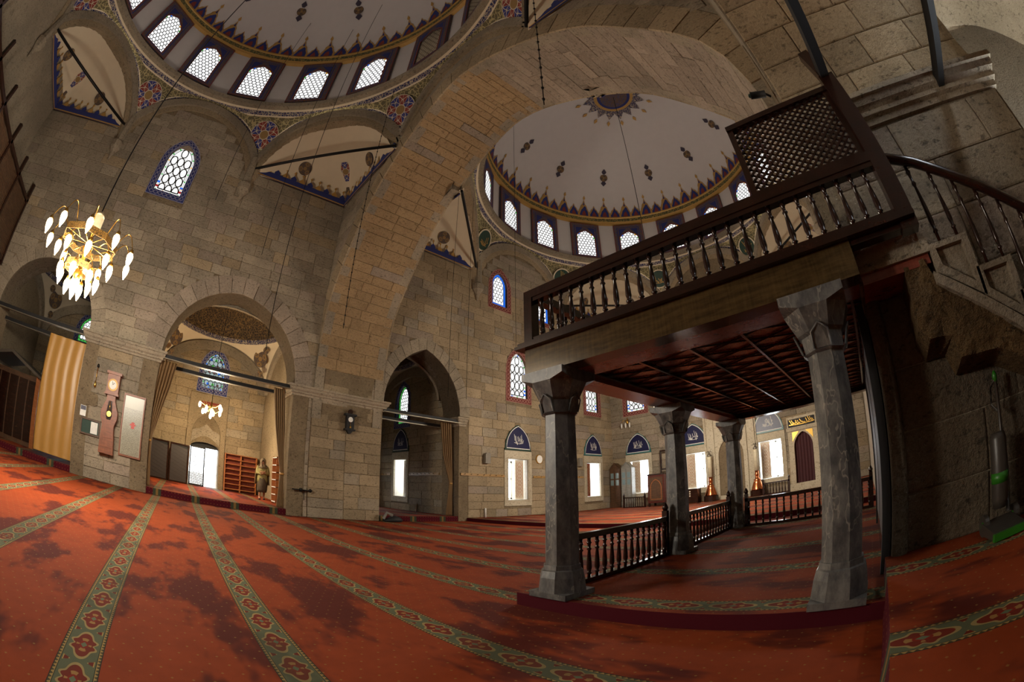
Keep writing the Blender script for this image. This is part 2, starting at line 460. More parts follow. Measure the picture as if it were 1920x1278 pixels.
def wall_plate(name, fr, outer, holes, mat, th, label, **k):
    return MB().plate(fr, outer, holes, -th, 0, 0).build(name, mat, None, label=label, cat='wall', kind='structure', **k)
outer1 = [(-9.1, 0)]+lun_top(-2.55, 10.5, 12.8, -9.1, 5.2)+[(5.2, 0)]
h1 = [iw_hole(0), iw_hole(1), win_hole(*UPW1)]
def clean(outer, holes):
    """doorways reach the floor: notch them into the outline instead of leaving a hole"""
    base = sorted([h for h in holes if h[0][1] < .05], key=lambda h: -h[0][0])
    up = [h for h in holes if h[0][1] >= .05]
    o = list(outer)
    for h in base:
        hh = [(h[0][0], 0)]+h[1:-1]+[(h[-1][0], 0)]
        o += hh[::-1]
    return o, up
o1, u1_ = clean(outer1, h1)
wl = wall_plate('wall_left_near', fA, o1, u1_, MORTAR, TH, 'ashlar stone wall with arched side rooms below the near dome')
blk_h = [opening(d['cx'], d['half']+d['t']-.04, -.05, d['zs'], d['rise']+d['t']-.04, 9) for d in IW]
ashlar(wl, fA, -9.1, 4.0, 0.0, 10.5, [blk_h[0], blk_h[1], grow(*UPW1, .24)], [STONE, STONE_W, STONE_P], 300, seed=3)
R_in = 2.62
ashlar(wl, fA, -5.4, .3, 10.5, 12.1, [], [STONE, STONE_P], 30, seed=5, within=lambda z: (-2.55-math.sqrt(max(.05, R_in**2-(z-9.55)**2)), -2.55+math.sqrt(max(.05, R_in**2-(z-9.55)**2))))
ashlar(wl, fA, 4.02, 5.2, 0.0, 4.6, [], [STONE_W, STONE], 40, seed=8)
outer2 = [(5.2, 0)]+lun_top(12.95, 10.0, 12.3, 5.2, 19.6)+[(19.6, 0)]
h2 = [iw_hole(2)]+[win_hole(*w) for w in UPW2+MIDW]+[low_open(c) for c in LOWW]
o2, u2_ = clean(outer2, h2)
wl2 = wall_plate('wall_left_far', fA, o2, u2_, MORTAR, TH, 'ashlar stone wall with stained windows below the far dome')
ashlar(wl2, fA, 5.2, 6.46, 0.0, 4.6, [], [STONE_W, STONE], 40, seed=9)
ashlar(wl2, fA, 6.46, 19.5, 0.12, 10.0, [blk_h[2]]+[grow(*w, .22) for w in UPW2+MIDW]+[low_frame(c) for c in LOWW]+[tymp(c) for c in LOWW], [STONE_W, STONE, STONE_P], 300, seed=4)
ashlar(wl2, fA, 10.1, 15.8, 10.0, 11.6, [grow(*w, .22) for w in UPW2], [STONE, STONE_P], 30, seed=6, within=lambda z: (12.95-math.sqrt(max(.05, R_in**2-(z-9.05)**2)), 12.95+math.sqrt(max(.05, R_in**2-(z-9.05)**2))))
for i, d in enumerate(IW):
    a, b = ring_pts(d['cx'], d['half'], d['zs'], d['rise'], d['t'])
    voussoirs(wl if i < 2 else wl2, fA, a, b, -.02, .035, STONE_P if i == 1 else STONE)
    # barrel of the doorway arch, course by course
    soff = MB()
    for (p, q) in zip(a[:-1], a[1:]):
        for k in range(3):
            x0, x1 = WA-.02-k*.34, WA-.02-(k+1)*.34+.012
            n = soff.add([(x0, p[0], p[1]), (x1, p[0], p[1]), (x1, q[0], q[1]), (x0, q[0], q[1])]); soff.face([n, n+1, n+2, n+3])
    soff.build('arch_soffit', STONE_P, wl if i < 2 else wl2)
def cornice(parent, path, z, mat=STONE):
    """stepped moulding swept along a plan path (the room is to the right of the direction)"""
    prof = [(.0, 0), (.05, 0), (.06, .06), (.1, .08), (.1, .13), (.15, .17), (.17, .24), (.2, .25), (.2, .31), (0, .31)]
    P = [Vector(p) for p in path]; rows = []
    for i, p in enumerate(P):
        nr = []
        for a, b in ((i-1, i), (i, i+1)):
            if 0 <= a and b < len(P): t = (P[b]-P[a]).normalized(); nr.append(Vector((t.y, -t.x)))
        nn = nr[0] if len(nr) == 1 else (nr[0]+nr[1])/max(.3, 1+nr[0].dot(nr[1]))
        rows.append([(p.x+nn.x*o, p.y+nn.y*o, z+h) for o, h in prof])
    b = MB().grid(rows, 0, False)
    for r in (rows[0], rows[-1]): n = b.add(r); b.face(list(range(n, n+len(r))))
    return b.build('cornice', mat, parent)
def pier_cornice(parent, y0, y1): cornice(parent, [(WA-1.0, y0), (WA, y0), (WA, y1), (WA-1.0, y1)], 3.58)
pier_cornice(wl, -3.48, -.96)
pier_cornice(wl, 3.36, 6.46)
cornice(wl2, [(WA-1.0, 9.62), (WA, 9.62), (WA, 9.9)][::1], 3.5)

# ---------------------------------------------------------------- the great arch between the bays (Y 4.0 - 6.4)
AX, Y0, Y1 = -6.35, 4.0, 6.4
prof = [(6.45, 3.0), (6.44, 4.2), (6.4, 5.3), (6.18, 6.35), (5.75, 7.15), (5.2, 7.85), (4.6, 8.6), (4.05, 9.2), (3.35, 9.75), (2.6, 10.22), (1.9, 10.6), (1.2, 10.93), (.55, 11.15), (0, 11.25)]
def smooth(P, n=4):
    out = []
    for i in range(len(P)-1):
        p0, p1, p2, p3 = P[max(i-1, 0)], P[i], P[i+1], P[min(i+2, len(P)-1)]
        for k in range(n):
            t = k/n; out.append(tuple(.5*(2*p1[j]+(p2[j]-p0[j])*t+(2*p0[j]-5*p1[j]+4*p2[j]-p3[j])*t*t+(3*p1[j]-p0[j]-3*p2[j]+p3[j])*t**3) for j in (0, 1)))
    return out+[P[-1]]
half = smooth(prof, 3)
ARC = [(AX-x, z) for x, z in half]+[(AX+x, z) for x, z in half[-2::-1]]
def archwall(name, fr, ztop, zlun, c, label):
    top = lun_top(c, zlun, ztop, -12.9, .3)
    return MB().plate(fr, [(-12.9, 3.0)]+top+[(.3, 3.0)]+[p for p in ARC[::-1]], (), -.3, 0).build(name, STONE, None, label=label, cat='wall', kind='structure')
wn = archwall('wall_great_arch_near', frY(Y0, -1), 12.8, 10.5, -6.3, 'stone spandrel wall above the great arch facing the near dome')
wf = archwall('wall_great_arch_far', frY(Y1, 1), 12.3, 10.0, -6.3, 'stone spandrel wall above the great arch facing the far dome')
arc_h = [[(-13.5, 2.9)]+[(x*1.0, z) for x, z in ARC]+[(.8, 2.9)]]
def off_curve(P, d):
    out = []
    for i, p in enumerate(P):
        a, b = Vector(P[max(i-1, 0)]), Vector(P[min(i+1, len(P)-1)]); t = (b-a).normalized(); out.append((p[0]-t.y*d, p[1]+t.x*d))
    return out
ARCo = off_curve(ARC, .62)
ashlar(wn, frY(Y0, -1), -12.8, .15, 4.4, 10.5, [[(-14, 2.9)]+ARCo+[(2, 2.9)]], [STONE, STONE_P], 160, seed=12)
voussoirs(wn, frY(Y0, -1), ARC[6:-6], ARCo[6:-6], -.02, .03, STONE_W, 2)
voussoirs(wf, frY(Y1, 1), ARC[6:-6], ARCo[6:-6], -.02, .03, STONE_W, 2)
# soffit: long dressed stones laid along the vault
soffit = thing('ceiling_great_arch', 'deep stone soffit of the great arch between the two domes', 'arch', (0, 0, 0), 0, None, 'structure')
back = MB()
rows = [[(x, y, z) for x, z in off_curve(ARC, .03)] for y in (Y0, Y1)]
back.grid(rows, 0, True); back.build('arch_core', MORTAR, soffit)
rg = random.Random(21)
for i in range(4, len(ARC)-5):
    p, q = Vector(ARC[i]), Vector(ARC[i+1]); c = (p+q)/2; t = q-p; L = t.length; t.normalize(); nrm = Vector((t.y, -t.x))
    y = Y0
    while y < Y1-.02:
        ly = rg.uniform(.55, 1.2)
        if Y1-y-ly < .4: ly = Y1-y
        pr = .03*rg.uniform(.7, 1.3); g = .012
        ctr = Vector((c.x, y+ly/2, c.y))-Vector((nrm.x, 0, nrm.y))*.03
        M = Matrix(((t.x*(L-g*.6), 0, t.y*(L-g*.6), 0), (0, ly-g, 0, 0), (nrm.x*pr, 0, nrm.y*pr, 0), (*ctr, 1))).transposed()
        link('soffit_stone', ub_mesh(SOFFIT if rg.random() < .97 and i < len(ARC)*.55 else STONE_P), soffit, M=M); y += ly

# ---------------------------------------------------------------- right pier and right wall
RX = .22
MBp = MB(); MBp.b2((RX-.015, 3.45, 0), (2.75, 6.4, 5.4))
rp = MBp.build('wall_right_pier', MORTAR, None, label='massive stone pier beside the gallery stair', cat='wall', kind='structure')
fJ = frY(3.45, -1)
ashlar(rp, fJ, RX+.1, 2.72, 2.1, 3.58, [], [STONE, STONE_P], 30, (.42, .6), (.7, 1.3), seed=33)
ashlar(rp, fJ, RX+.1, 2.72, .25, 2.1, [], [GRIMY_SHADED], 60, (.42, .62), (.7, 1.3), seed=31)
MB().tube([(RX+.05, 3.42, .25), (RX+.05, 3.42, 2.15)], .07, 10).build('corner_roll', GRIMY_SHADED, rp)
cornice(rp, [(RX-.0, 3.9), (RX, 3.45), (2.72, 3.45), (2.72, 5.0)][::-1][::-1], 3.6, STONE)
# right wall of the near bay with its own arched opening over the camera
fR = frX(RX, -1)
oR = [(-9.1, 0)]+lun_top(-2.55, 10.5, 12.8, -9.1, 6.45)+[(6.45, 0)]
dR = dict(cx=1.2, half=2.25, zs=3.9, rise=2.35)
hR = [opening(1.2, 2.25, -.05, 3.9, 2.35, 9), opening(-5.38, 1.9, -.05, 3.86, 1.72, 9), win_hole(*UPW1)]
oR2, uR = clean(oR, hR)
wr = wall_plate('wall_right_near', fR, oR2, uR, STONE, 2.5, 'right stone wall of the near bay with deep arched openings')
aR = arch(1.2, 2.25, 3.9, 2.35, 9)
for i, (p, q) in enumerate(zip(aR[:-1], aR[1:])):
    if i < 7: continue
    p, q = Vector(p), Vector(q); c = (p+q)/2; t = q-p; L = t.length; t.normalize(); nrm = Vector((t.y, -t.x)); x = RX+.02
    while x < 2.7:
        lx = random.uniform(.5, .9)
        if 2.72-x-lx < .3: lx = 2.72-x
        M = Matrix(((lx-.012, 0, 0, 0), (0, t.x*(L-.01), t.y*(L-.01), 0), (0, nrm.x*.03, nrm.y*.03, 0), (x+lx/2, c.x, c.y, 1))).transposed()
        link('soffit_stone', ub_mesh(STONE_W), wr, M=M); x += lx
wall_plate('wall_right_far', frX(RX, -1), [(6.3, 0)]+lun_top(12.95, 10.0, 12.3, 6.3, 19.6)+[(19.6, 0)], [], STONE, .9, 'right stone wall of the far bay behind the gallery')
MB().b2((-13.9, -10.0, 0), (3.0, -9.1, 13.0)).build('wall_entrance', STONE, None, label='stone entrance wall carrying the latticed balcony', cat='wall', kind='structure')
# right aisle shell beyond the pier
MB().b2((7.4, -9.4, 0), (7.8, 7, 7)).b2((2.72, 6.0, 0), (7.6, 6.4, 7)).b2((2.72, -9.6, 0), (7.6, -9.3, 7)).build('wall_right_aisle', STONE, None, label='dim stone walls of the right aisle behind the pier', cat='wall', kind='structure')
b = MB()
n_ = 14
b.grid([[(2.7+4.8*j/n_, y, 5.2+1.9*math.sin(PI*j/n_)) for j in range(n_+1)] for y in (-9.5, 6.2)], 0, True)
b.build('ceiling_right_aisle', STONE_W, None, label='stone vault over the right aisle', cat='ceiling', kind='structure')

# ---------------------------------------------------------------- qibla wall
fQ = frY(19.5, -1)
QW = [-11.26, -8.18, -4.42, -1.34]
QU = [(-11.3, 1.05, 5.02, 1.95), (-8.2, 1.05, 5.02, 1.95), (-4.4, 1.05, 5.02, 1.95), (-1.3, 1.05, 5.02, 1.95)]
QL = [(-7.68, .86, 8.86, 1.56), (-4.92, .86, 8.86, 1.56)]
wq = wall_plate('wall_qibla', fQ, [(-12.9, 0)]+lun_top(-6.3, 10.0, 12.3, -12.9, .4)+[(.4, 0)], [win_hole(*w) for w in QU+QL]+[low_open(c) for c in QW], MORTAR, .9, 'far stone qibla wall with low windows and marble niche')
ashlar(wq, fQ, -12.85, .2, .12, 10.0, [grow(*w, .22) for w in QU+QL]+[low_frame(c) for c in QW]+[tymp(c) for c in QW]+[rect(-7.62, -4.98, 0, 4.6)], [STONE, STONE_P, STONE_W], 220, seed=14)
# marble mihrab panel with its niche
mi = MB().plate(fQ, rect(-7.6, -5.0, .12, 4.6), [opening(-6.3, .62, .3, 2.1, .85, 8)], .0, .1).build('mihrab_panel', MARBLE, wq)
nich = MB(); rows = []
for k in range(9):
    a = PI*k/8; rows.append([(-6.3-.62*math.cos(a), 19.5+.55*math.sin(a), z) for z in (.12, 1.2, 2.1)]+[(-6.3-.62*math.cos(a)*.6, 19.5+.5*math.sin(a)*.6, 2.7), (-6.3, 19.5, 2.95)])
nich.grid(rows, 0, True); nich.build('niche', MARBLE, wq)
for u in (-7.5, -7.1, -5.5, -5.1): MB().tube([(u, 19.36, .12), (u, 19.36, 4.5)], .035, 8).build('colonnette', MARBLE, wq)
# ---------------------------------------------------------------- painted plaster patterns
def arabesque(name, a, b_, c, s=7.0):
    m = MatB(name); vec, _ = m.pos('pos')
    w = m.noise(vec, s*.35, 2); e = m.voro(vec, s, 'DISTANCE_TO_EDGE', 0); d = m.voro(vec, s*2.4, 'F1', 0)
    col = m.mix(e.lt(.05), a, b_); col = m.mix(d.lt(.22), col, c); col = m.mix((w-.5).abs().lt(.012), col, b_)
    m.color(col); m.rm(.85); return m.m
ARAB = arabesque('pendentive_arabesque', srgb(92, 84, 58), srgb(160, 146, 104), srgb(122, 110, 74), 6)
BAND = arabesque('guilloche_band', srgb(40, 44, 84), srgb(176, 164, 140), srgb(120, 52, 44), 11)
PANEL = arabesque('drum_panel_arabesque', srgb(92, 72, 52), srgb(64, 66, 104), srgb(150, 116, 78), 12)
GBAND = arabesque('green_gold_band', srgb(70, 74, 44), srgb(150, 128, 70), srgb(96, 44, 34), 7)
BROWNB = arabesque('brown_gold_dome', srgb(44, 32, 20), srgb(112, 88, 50), srgb(68, 52, 30), 9)
def rosette_mat(name, ground, petal, line, n=8):
    m = MatB(name); _, (x, y, z) = m.pos('obj')
    r = (x*x+y*y).sqrt(); a = y.atan2(x)
    wave = (a*n).cos(); p1 = (r-.26-wave*.07); p2 = (r-.39+wave*.06)
    col = m.mix((a*n/2).cos().gt(0), ground, petal)
    col = m.mix(r.lt(.16), col, srgb(132, 104, 62)); col = m.mix(((r-.16).abs()).lt(.014), col, line)
    col = m.mix(p1.abs().lt(.018), col, line); col = m.mix(p2.abs().lt(.016), col, line)
    col = m.mix(((a*n).sin().abs()).lt(.1)*r.gt(.22), col, line); col = m.mix(r.gt(.475), col, line)
    m.color(col); m.rm(.85); return m.m
ROS = rosette_mat('blue_red_rosette', srgb(40, 46, 112), srgb(122, 44, 36), srgb(182, 170, 148))
ROS_G = rosette_mat('gold_rosette', srgb(132, 104, 60), srgb(92, 74, 52), srgb(58, 52, 66), 6)
def disc(r, seg=28, t=.02):
    return MB().lathe((0, 0, 0), [(r, 0), (r, t), (r*.5, t), (.001, t)], seg, 0, False)
DISC = disc(.5).mesh('medallion', ROS)
DISC_G = disc(.5).mesh('medallion', ROS_G)
def place_disc(me, p, n, s, parent, name='medallion'):
    q = Vector((0, 0, 1)).rotation_difference(Vector(n).normalized())
    return link(name, me, parent, M=Matrix.Translation(p) @ q.to_matrix().to_4x4() @ Matrix.Diagonal((s, s, 1, 1)))
def stroke_set(seed, w, h, n=7):
    """flowing pen strokes of a calligraphic roundel, in a w x h field"""
    r = random.Random(seed); out = []
    for i in range(n):
        x0 = -w/2+w*(i+.2)/n; y0 = r.uniform(-.3, .1)*h; a = r.uniform(.5, 1.2)*w/n; up = r.choice((0, 1, 1))
        pts = []
        for k in range(9):
            t = k/8; pts.append((x0+a*1.6*t+.12*a*math.sin(6*t), y0+(h*.55*(1-t)**2 if up else 0)+h*.2*math.sin(PI*(1+t))+.1*h*math.sin(5*t+i)))
        out.append(pts)
    out.append([(-w/2+w*k/10, -.34*h-.1*h*math.sin(PI*k/10)) for k in range(11)])
    return out
def calligraphy(parent, fr, seed, w, h, d, mat, pw=.03, n=7):
    b = MB()
    for s in stroke_set(seed, w, h, n): b.ribbon(s, pw, fr, d)
    return b.build('calligraphy', mat, parent)
def bay(tagname, cx, cy, zap, zb, skip, zband, ztop, green):
    AP = 6.55; R = 3.12; RR = 6.3; zr = zap+.1
    root = thing('ceiling_dome', 'white plaster dome with painted crest frieze over the %s bay' % tagname, 'dome', (0, 0, 0), 0, None, 'structure')
    def az(u): return zap-R+math.sqrt(max(.01, R*R-u*u))
    def edge(phi):
        k = round(phi/(PI/4)); d = phi-k*PI/4; return AP/math.cos(d), az(AP*math.tan(d))
    N = 192
    def pend(phi, t):
        r0, z0 = edge(phi); r = r0+(RR-.02-r0)*t**1.5; return Vector((cx+r*math.cos(phi), cy+r*math.sin(phi), z0+(zr-z0)*t))
    rows = [[] for _ in range(10)]
    for i in range(N+1):
        phi = 2*PI*i/N; r0, z0 = edge(phi); H = math.hypot(zr-z0, r0-RR)
        ds = [0, .06, .2, .25]; ds = [min(d, H*.34) for d in ds]+[H*.5, H*.62]+[max(H-d, H*.66) for d in (.25, .2, .06)]+[H]
        for row, d in zip(rows, sorted(ds)): row.append(pend(phi, d/H))
    b = MB()
    for k in range(9): b.grid(rows[k:k+2], [0, 1, 0, 2, 2, 2, 0, 1, 0][k])
    pd = b.build('pendentives', [PLASTER_C, BAND, ARAB], root)
    for k in range(8):
        phi = PI/8+k*PI/4; p = pend(phi, .5); n = (pend(phi+.01, .5)-pend(phi-.01, .5)).cross(pend(phi, .52)-pend(phi, .48)).normalized()
        if n.dot(Vector((cx, cy, p.z))-p) < 0: n = -n
        if not green: place_disc(DISC, p+n*.04, n, 1.12, pd)
        else:
            q = Vector((0, 0, 1)).rotation_difference(n).to_matrix().to_4x4()
            e = link('medallion', MB().lathe((0, 0, 0), [(.5, 0), (.5, .02), (.44, .02)], 28, 0, False).lathe((0, 0, .012), [(.44, 0), (.44, .014), (.01, .014)], 28, 1, False).mesh('medallion', [PLASTER_C, GREEN_D]), pd, M=Matrix.Translation(p+n*.05) @ q)
            up = (q.inverted().to_3x3() @ Vector((0, 0, 1))); up.z = 0; up.normalize(); rt = Vector((up.y, -up.x, 0))
            calligraphy(e, lambda u, v, w, up=up, rt=rt: tuple(rt*u+up*v+Vector((0, 0, w))), 40+k, .5, .5, .04, GOLD, .03, 5)
    # moulded stone arches on the eight sides, brackets at their feet
    ra = MB(); zc = zap-R
    for k in range(8):
        phi = k*PI/4; ca, sa = math.cos(phi), math.sin(phi)
        fr = lambda u, v, w, ca=ca, sa=sa: (cx+ca*(AP-w)-sa*u, cy+sa*(AP-w)+ca*u, v)
        o = [(-2.7, zb-.6)]+[(R*math.sin(a), zc+R*math.cos(a)) for a in [-1.045+2.09*i/16 for i in range(17)]]+[(2.7, zb-.6)]
        for r1, r2, w0, w1, mi_ in ((R, R-.3, -.3, .12, 0), (R-.3, R-.52, -.3, .04, 1)):
            A_ = [(max(-2.7, min(2.7, r1*math.sin(a))), zc+r1*math.cos(a)) for a in [-1.5+3.0*i/24 for i in range(25)]]
            B_ = [(max(-2.7, min(2.7, r2*math.sin(a))), zc+r2*math.cos(a)) for a in [-1.5+3.0*i/24 for i in range(25)]]
            A_ = [(u, min(z, az(u)) if abs(u) < 2.7 else z) for u, z in A_]
            lift = lambda u: k == skip[0] or (k == skip[0]-1 and u > 0) or (k == skip[0]+1 and u < 0)
            A_ = [(u, max(z, zb+.5) if lift(u) else z) for u, z in A_]; B_ = [(u, max(z, zb+.5) if lift(u) else z) for u, z in B_]
            ra.grid([[fr(u, v, w1) for u, v in A_], [fr(u, v, w1) for u, v in B_], [fr(u, v, w0) for u, v in B_]], mi_, False)
        V = Vector((cx+AP/math.cos(PI/8)*math.cos(phi+PI/8), cy+AP/math.cos(PI/8)*math.sin(phi+PI/8), 0)); inn = (Vector((cx, cy, 0))-V).normalized()
        c0 = V+inn*.1
        if k not in skip[1]: ra.lathe((c0.x, c0.y, zb-1.35), [(.02, 0), (.1, .3), (.24, .5), (.26, .72), (.17, .78), (.15, 1.9)], 8, 0, False)
    ra.build('arch_ring', [STONE, STONE_W], root)
    # corner squinches: half-dome niches with tie bars and a painted crest along the foot
    for k in (1, 3, 5, 7):
        phi = k*PI/4; d = Vector((math.cos(phi), math.sin(phi), 0)); t = Vector((-math.sin(phi), math.cos(phi), 0)); C0 = Vector((cx, cy, 0))
        ri = R-.5; M_ = 24; half_ = 2.62
        A_ = []; L_ = []
        corner = AP*math.sqrt(2)
        for i in range(M_+1):
            a = -PI/2+PI*i/M_; u = half_*math.sin(a); z = max(zb+.05, zc+ri*math.cos(a)*1.0) if abs(a) < PI/2 else zb+.05
            A_.append(C0+d*AP+t*u+Vector((0, 0, z)))
            s = i/M_*2-1; ul = 2.8*s; L_.append(C0+d*(AP+(corner-AP+.25)*(1-abs(s)))+t*ul+Vector((0, 0, zb)))
        rows = []
        for j in range(9):
            s = j/8; hs = math.sin(s*PI/2); vs = 1-math.cos(s*PI/2)
            rows.append([Vector((p.x+(q.x-p.x)*hs, p.y+(q.y-p.y)*hs, p.z+(q.z-p.z)*vs)) for p, q in zip(A_, L_)])
        sq = MB().grid(rows).build('squinch', PLASTER_C, root)
        cr = MB()
        for sgn in (-1, 1):
            p0 = C0+d*(AP+.05)+t*(2.6*sgn); p1 = C0+d*(corner-.06)
            ax = (p1-p0); Ln = ax.length; ax.normalize(); inn = -d-ax*(-d).dot(ax); inn.normalize()
            fr = lambda u, v, w, p0=p0, ax=ax, inn=inn: tuple(p0+ax*u+inn*(w+.02)+Vector((0, 0, zb+v)))
            cr.plate(fr, rect(0, Ln, .0, .26), (), 0, .02, 0); cr.ribbon([(0, .02), (Ln, .02)], .05, fr, .03, 1)
            m = max(4, int(Ln/.32))
            for i in range(m):
                u = Ln*(i+.5)/m; cr.plate(fr, [(u-.1, .24), (u-.11, .34), (u, .46), (u+.11, .34), (u+.1, .24)], (), 0, .02, i % 2)
                cr.plate(fr, [(u-.015, .45), (u-.015, .55), (u-.05, .58), (u, .66), (u+.05, .58), (u+.015, .55), (u+.015, .45)], (), 0, .02, 1)
        cr.build('crest', [BLUE, GOLD], sq)
        for (tt, s_, sz, me) in ((12, 4, .8, DISC), (7, 4, .5, DISC_G), (17, 4, .5, DISC_G), (12, 6, .5, DISC_G)):
            p = rows[s_][tt]; n = (rows[s_][tt+1]-rows[s_][tt-1]).cross(rows[s_+1][tt]-rows[s_-1][tt]).normalized()
            if n.dot(C0+Vector((0, 0, zb))-p) < 0: n = -n
            place_disc(me, p+n*.05, n, sz, sq)
        if not (green and k == 7): MB().tube([C0+d*(AP-.03)+t*(-2.6)+Vector((0, 0, zb+.12)), C0+d*(AP-.03)+t*2.6+Vector((0, 0, zb+.12))], .05, 6).build('tie_bar', IRON, root)
    # drum, band and dome
    prof_ = [(RR, zr, 0), (RR-.2, zr+.02, 1), (RR-.22, zr+.2, 1), (RR-.02, zr+.24, 1), (RR, zr+.25, 0), (RR-.02, zband-.12, 0)]
    b = MB(); seg = 96
    circ = lambda r, z: [(cx+r*math.cos(2*PI*j/seg), cy+r*math.sin(2*PI*j/seg), z) for j in range(seg)]
    for (r, z, m), (r2, z2, m2) in zip(prof_[:-1], prof_[1:]): b.grid([circ(r, z), circ(r2, z2)], m2, True, True)
    b.build('drum', [PLASTER, STONE], root)
    b = MB(); bp = [(6.28, zband-.12), (6.14, zband-.08), (6.12, zband), (6.1, zband+.03), (6.08, zband+.22), (6.05, zband+.25), (6.03, zband+.32)]
    for i in range(6): b.grid([circ(*bp[i]), circ(*bp[i+1])], [1, 1, 1, 0, 1, 1][i], True, True)
    b.build('moulded_band', [GBAND, GOLD], root)
    z0 = zband+.3; Rd = 6.06; hd = ztop-z0
    def dome(phi, a, off=0): return Vector((cx+(Rd-off)*math.cos(a)*math.cos(phi), cy+(Rd-off)*math.cos(a)*math.sin(phi), z0+(hd-off)*math.sin(a)))
    b = MB().grid([[dome(2*PI*j/seg, PI/2*i/24) for j in range(seg)] for i in range(25)], 0, True, True)
    shell = b.build('dome_shell', PLASTER, root)
    fz = MB(); nm = 64
    fz.grid([[dome(2*PI*j/seg, a_, .02) for j in range(seg)] for a_ in (0, .075)], 1, True, True); fz.grid([[dome(2*PI*j/seg, a_, .025) for j in range(seg)] for a_ in (.0, .014)], 0, True, True)
    for i in range(nm):
        big = i % 2 == 0; pc = 2*PI*i/nm; wd = 2*PI/nm
        hgt = .29 if big else .2
        for lay, (kx, ky, mi_) in enumerate(((1, 1, 0), (.8, .86, 1), (.36, .5, 2))):
            sh = [(-.52, .0), (-.5, .3), (-.34, .5), (-.3, .62), (-.12, .74), (0, 1), (.12, .74), (.3, .62), (.34, .5), (.5, .3), (.52, 0)]
            pts = [dome(pc+x*kx*wd, max(0, y*ky*hgt), .03+.012*lay) for x, y in sh]; n = fz.add(pts); fz.face(list(range(n, n+len(pts))), mi_)
        if big:
            sh = [(-.07, .98), (-.13, 1.06), (0, 1.2), (.13, 1.06), (.07, .98)]; n = fz.add([dome(pc+x*wd, y*hgt, .03) for x, y in sh]); fz.face(list(range(n, n+5)), 0)
    fz.build('crest_frieze', [GOLD, BLUE, REDP], shell)
    # rosettes between crest and crown, and the star at the crown
    for i in range(12):
        pc = 2*PI*(i+.5)/12; a = .62; p = dome(pc, a, .04); n = dome(pc, a, 1)-dome(pc, a, 0)
        place_disc(DISC_G, p, n, .42, shell, 'rosette')
        leaf = MB()
        for s_ in (-1, 1):
            sh = [(-.012, .045*s_), (-.03, .075*s_), (0, .115*s_), (.03, .075*s_), (.012, .045*s_)]; k = leaf.add([dome(pc+x, a+y, .04) for x, y in sh]); leaf.face(list(range(k, k+5)))
        leaf.build('leaf', ROS_G, shell)
    star = MB()
    def crown(ph, rho, off): return dome(ph, PI/2-rho/ max(Rd, .1)*1.0, off)
    def poly(pts, mi_): n = star.add(pts); star.face(list(range(n, n+len(pts))), mi_)
    poly([crown(2*PI*j/32, 1.6 if j % 2 == 0 else 1.2, .05) for j in range(32)], 0)
    poly([crown(2*PI*j/32, 1.0, .07) for j in range(32)], 1); poly([crown(2*PI*j/32, .84, .085) for j in range(32)], 2); poly([crown(2*PI*j/32, .7, .1) for j in range(32)], 3)
    for j in range(16): ph = 2*PI*j/16; poly([crown(ph-.05, 1.86, .05), crown(ph, 1.7, .05), crown(ph+.05, 1.86, .05), crown(ph, 2.06, .05)], 1)
    star.build('crown_star', [BAND, GOLD, BLUE, PANEL], shell)
    return root
DOME1 = bay('near', -6.3, -2.55, 12.8, 10.5, (2, (1, 2)), 15.8, 19.4, False)
DOME2 = bay('far', -6.3, 12.95, 12.3, 10.0, (6, (5, 6)), 14.95, 18.6, True)

# unseen walls added to stop light leaking in behind the squinches
def leak_seal(cy, sgn, z0, label):
    b = MB(); cx = -6.3; far = 6.55+2.75; ys = cy+sgn*6.9
    for s in (-1, 1): b.b2((cx+s*far-.15, cy-far, z0), (cx+s*far+.15, cy+far if sgn < 0 else ys, 13.4))
    b.b2((cx-far, cy-sgn*far-.15, z0), (cx+far, cy-sgn*far+.15, 13.4))
    for a, c, z in ((-far, -2.65, 10.45), (2.65, far, 10.45), (-2.65, 2.65, 11.5)): b.b2((cx+a, ys-.02, z), (cx+c, ys+.06, 13.4))
    b.build('wall_leak_seal', MORTAR, None, label=label, cat='wall', kind='structure')
leak_seal(-2.55, 1, 9.6, 'added unseen wall stopping light leaks behind the squinches of the near bay')
leak_seal(12.95, -1, 9.6, 'added unseen wall stopping light leaks behind the squinches of the far bay')
# ---------------------------------------------------------------- side rooms behind the left wall
XB = -19.9
fB = frX(XB, 1)
W1 = (1.24, 1.04, 4.42, 1.6)
ADDED_LOWW = (-6.9, -4.0, 5.8, 8.2)  # unseen low windows added to bring more daylight into the side rooms
doorh = opening(1.2, .68, -.05, 1.84, .24, 7)
ob, ub_ = clean([(-9.4, 0), (-9.4, 7), (10.4, 7), (10.4, 0)], [doorh, win_hole(*W1), win_hole(-5.5, .9, 4.9, 1.1)]+[low_open(c) for c in ADDED_LOWW])
wb = wall_plate('wall_side_room_back', fB, ob, ub_, MORTAR, .8, 'warm lit stone back wall of the side rooms with doorway')
ashlar(wb, fB, -1.5, 3.85, .18, 6.0, [opening(1.2, .95, -.05, 2.4, 1.1, 7), grow(*W1, .22)], [STONE_W, STONE], 110, seed=41)
ashlar(wb, fB, -8.2, -2.0, .18, 6.0, [grow(-5.5, .9, 4.9, 1.1, .2)]+[low_frame(c) for c in ADDED_LOWW[:2]]+[tymp(c) for c in ADDED_LOWW[:2]], [STONE_W, STONE], 40, seed=42)
W2 = (-17.42, 1.0, 4.1, 1.75)
fE = frY(9.8, -1)
we = wall_plate('wall_side_room_end', fE, [(-20, 0), (-20, 7), (-13.8, 7), (-13.8, 0)], [win_hole(*W2), rect(-17.98, -16.86, .78, 2.5)], MORTAR, .7, 'stone end wall of the side room with green edged window')
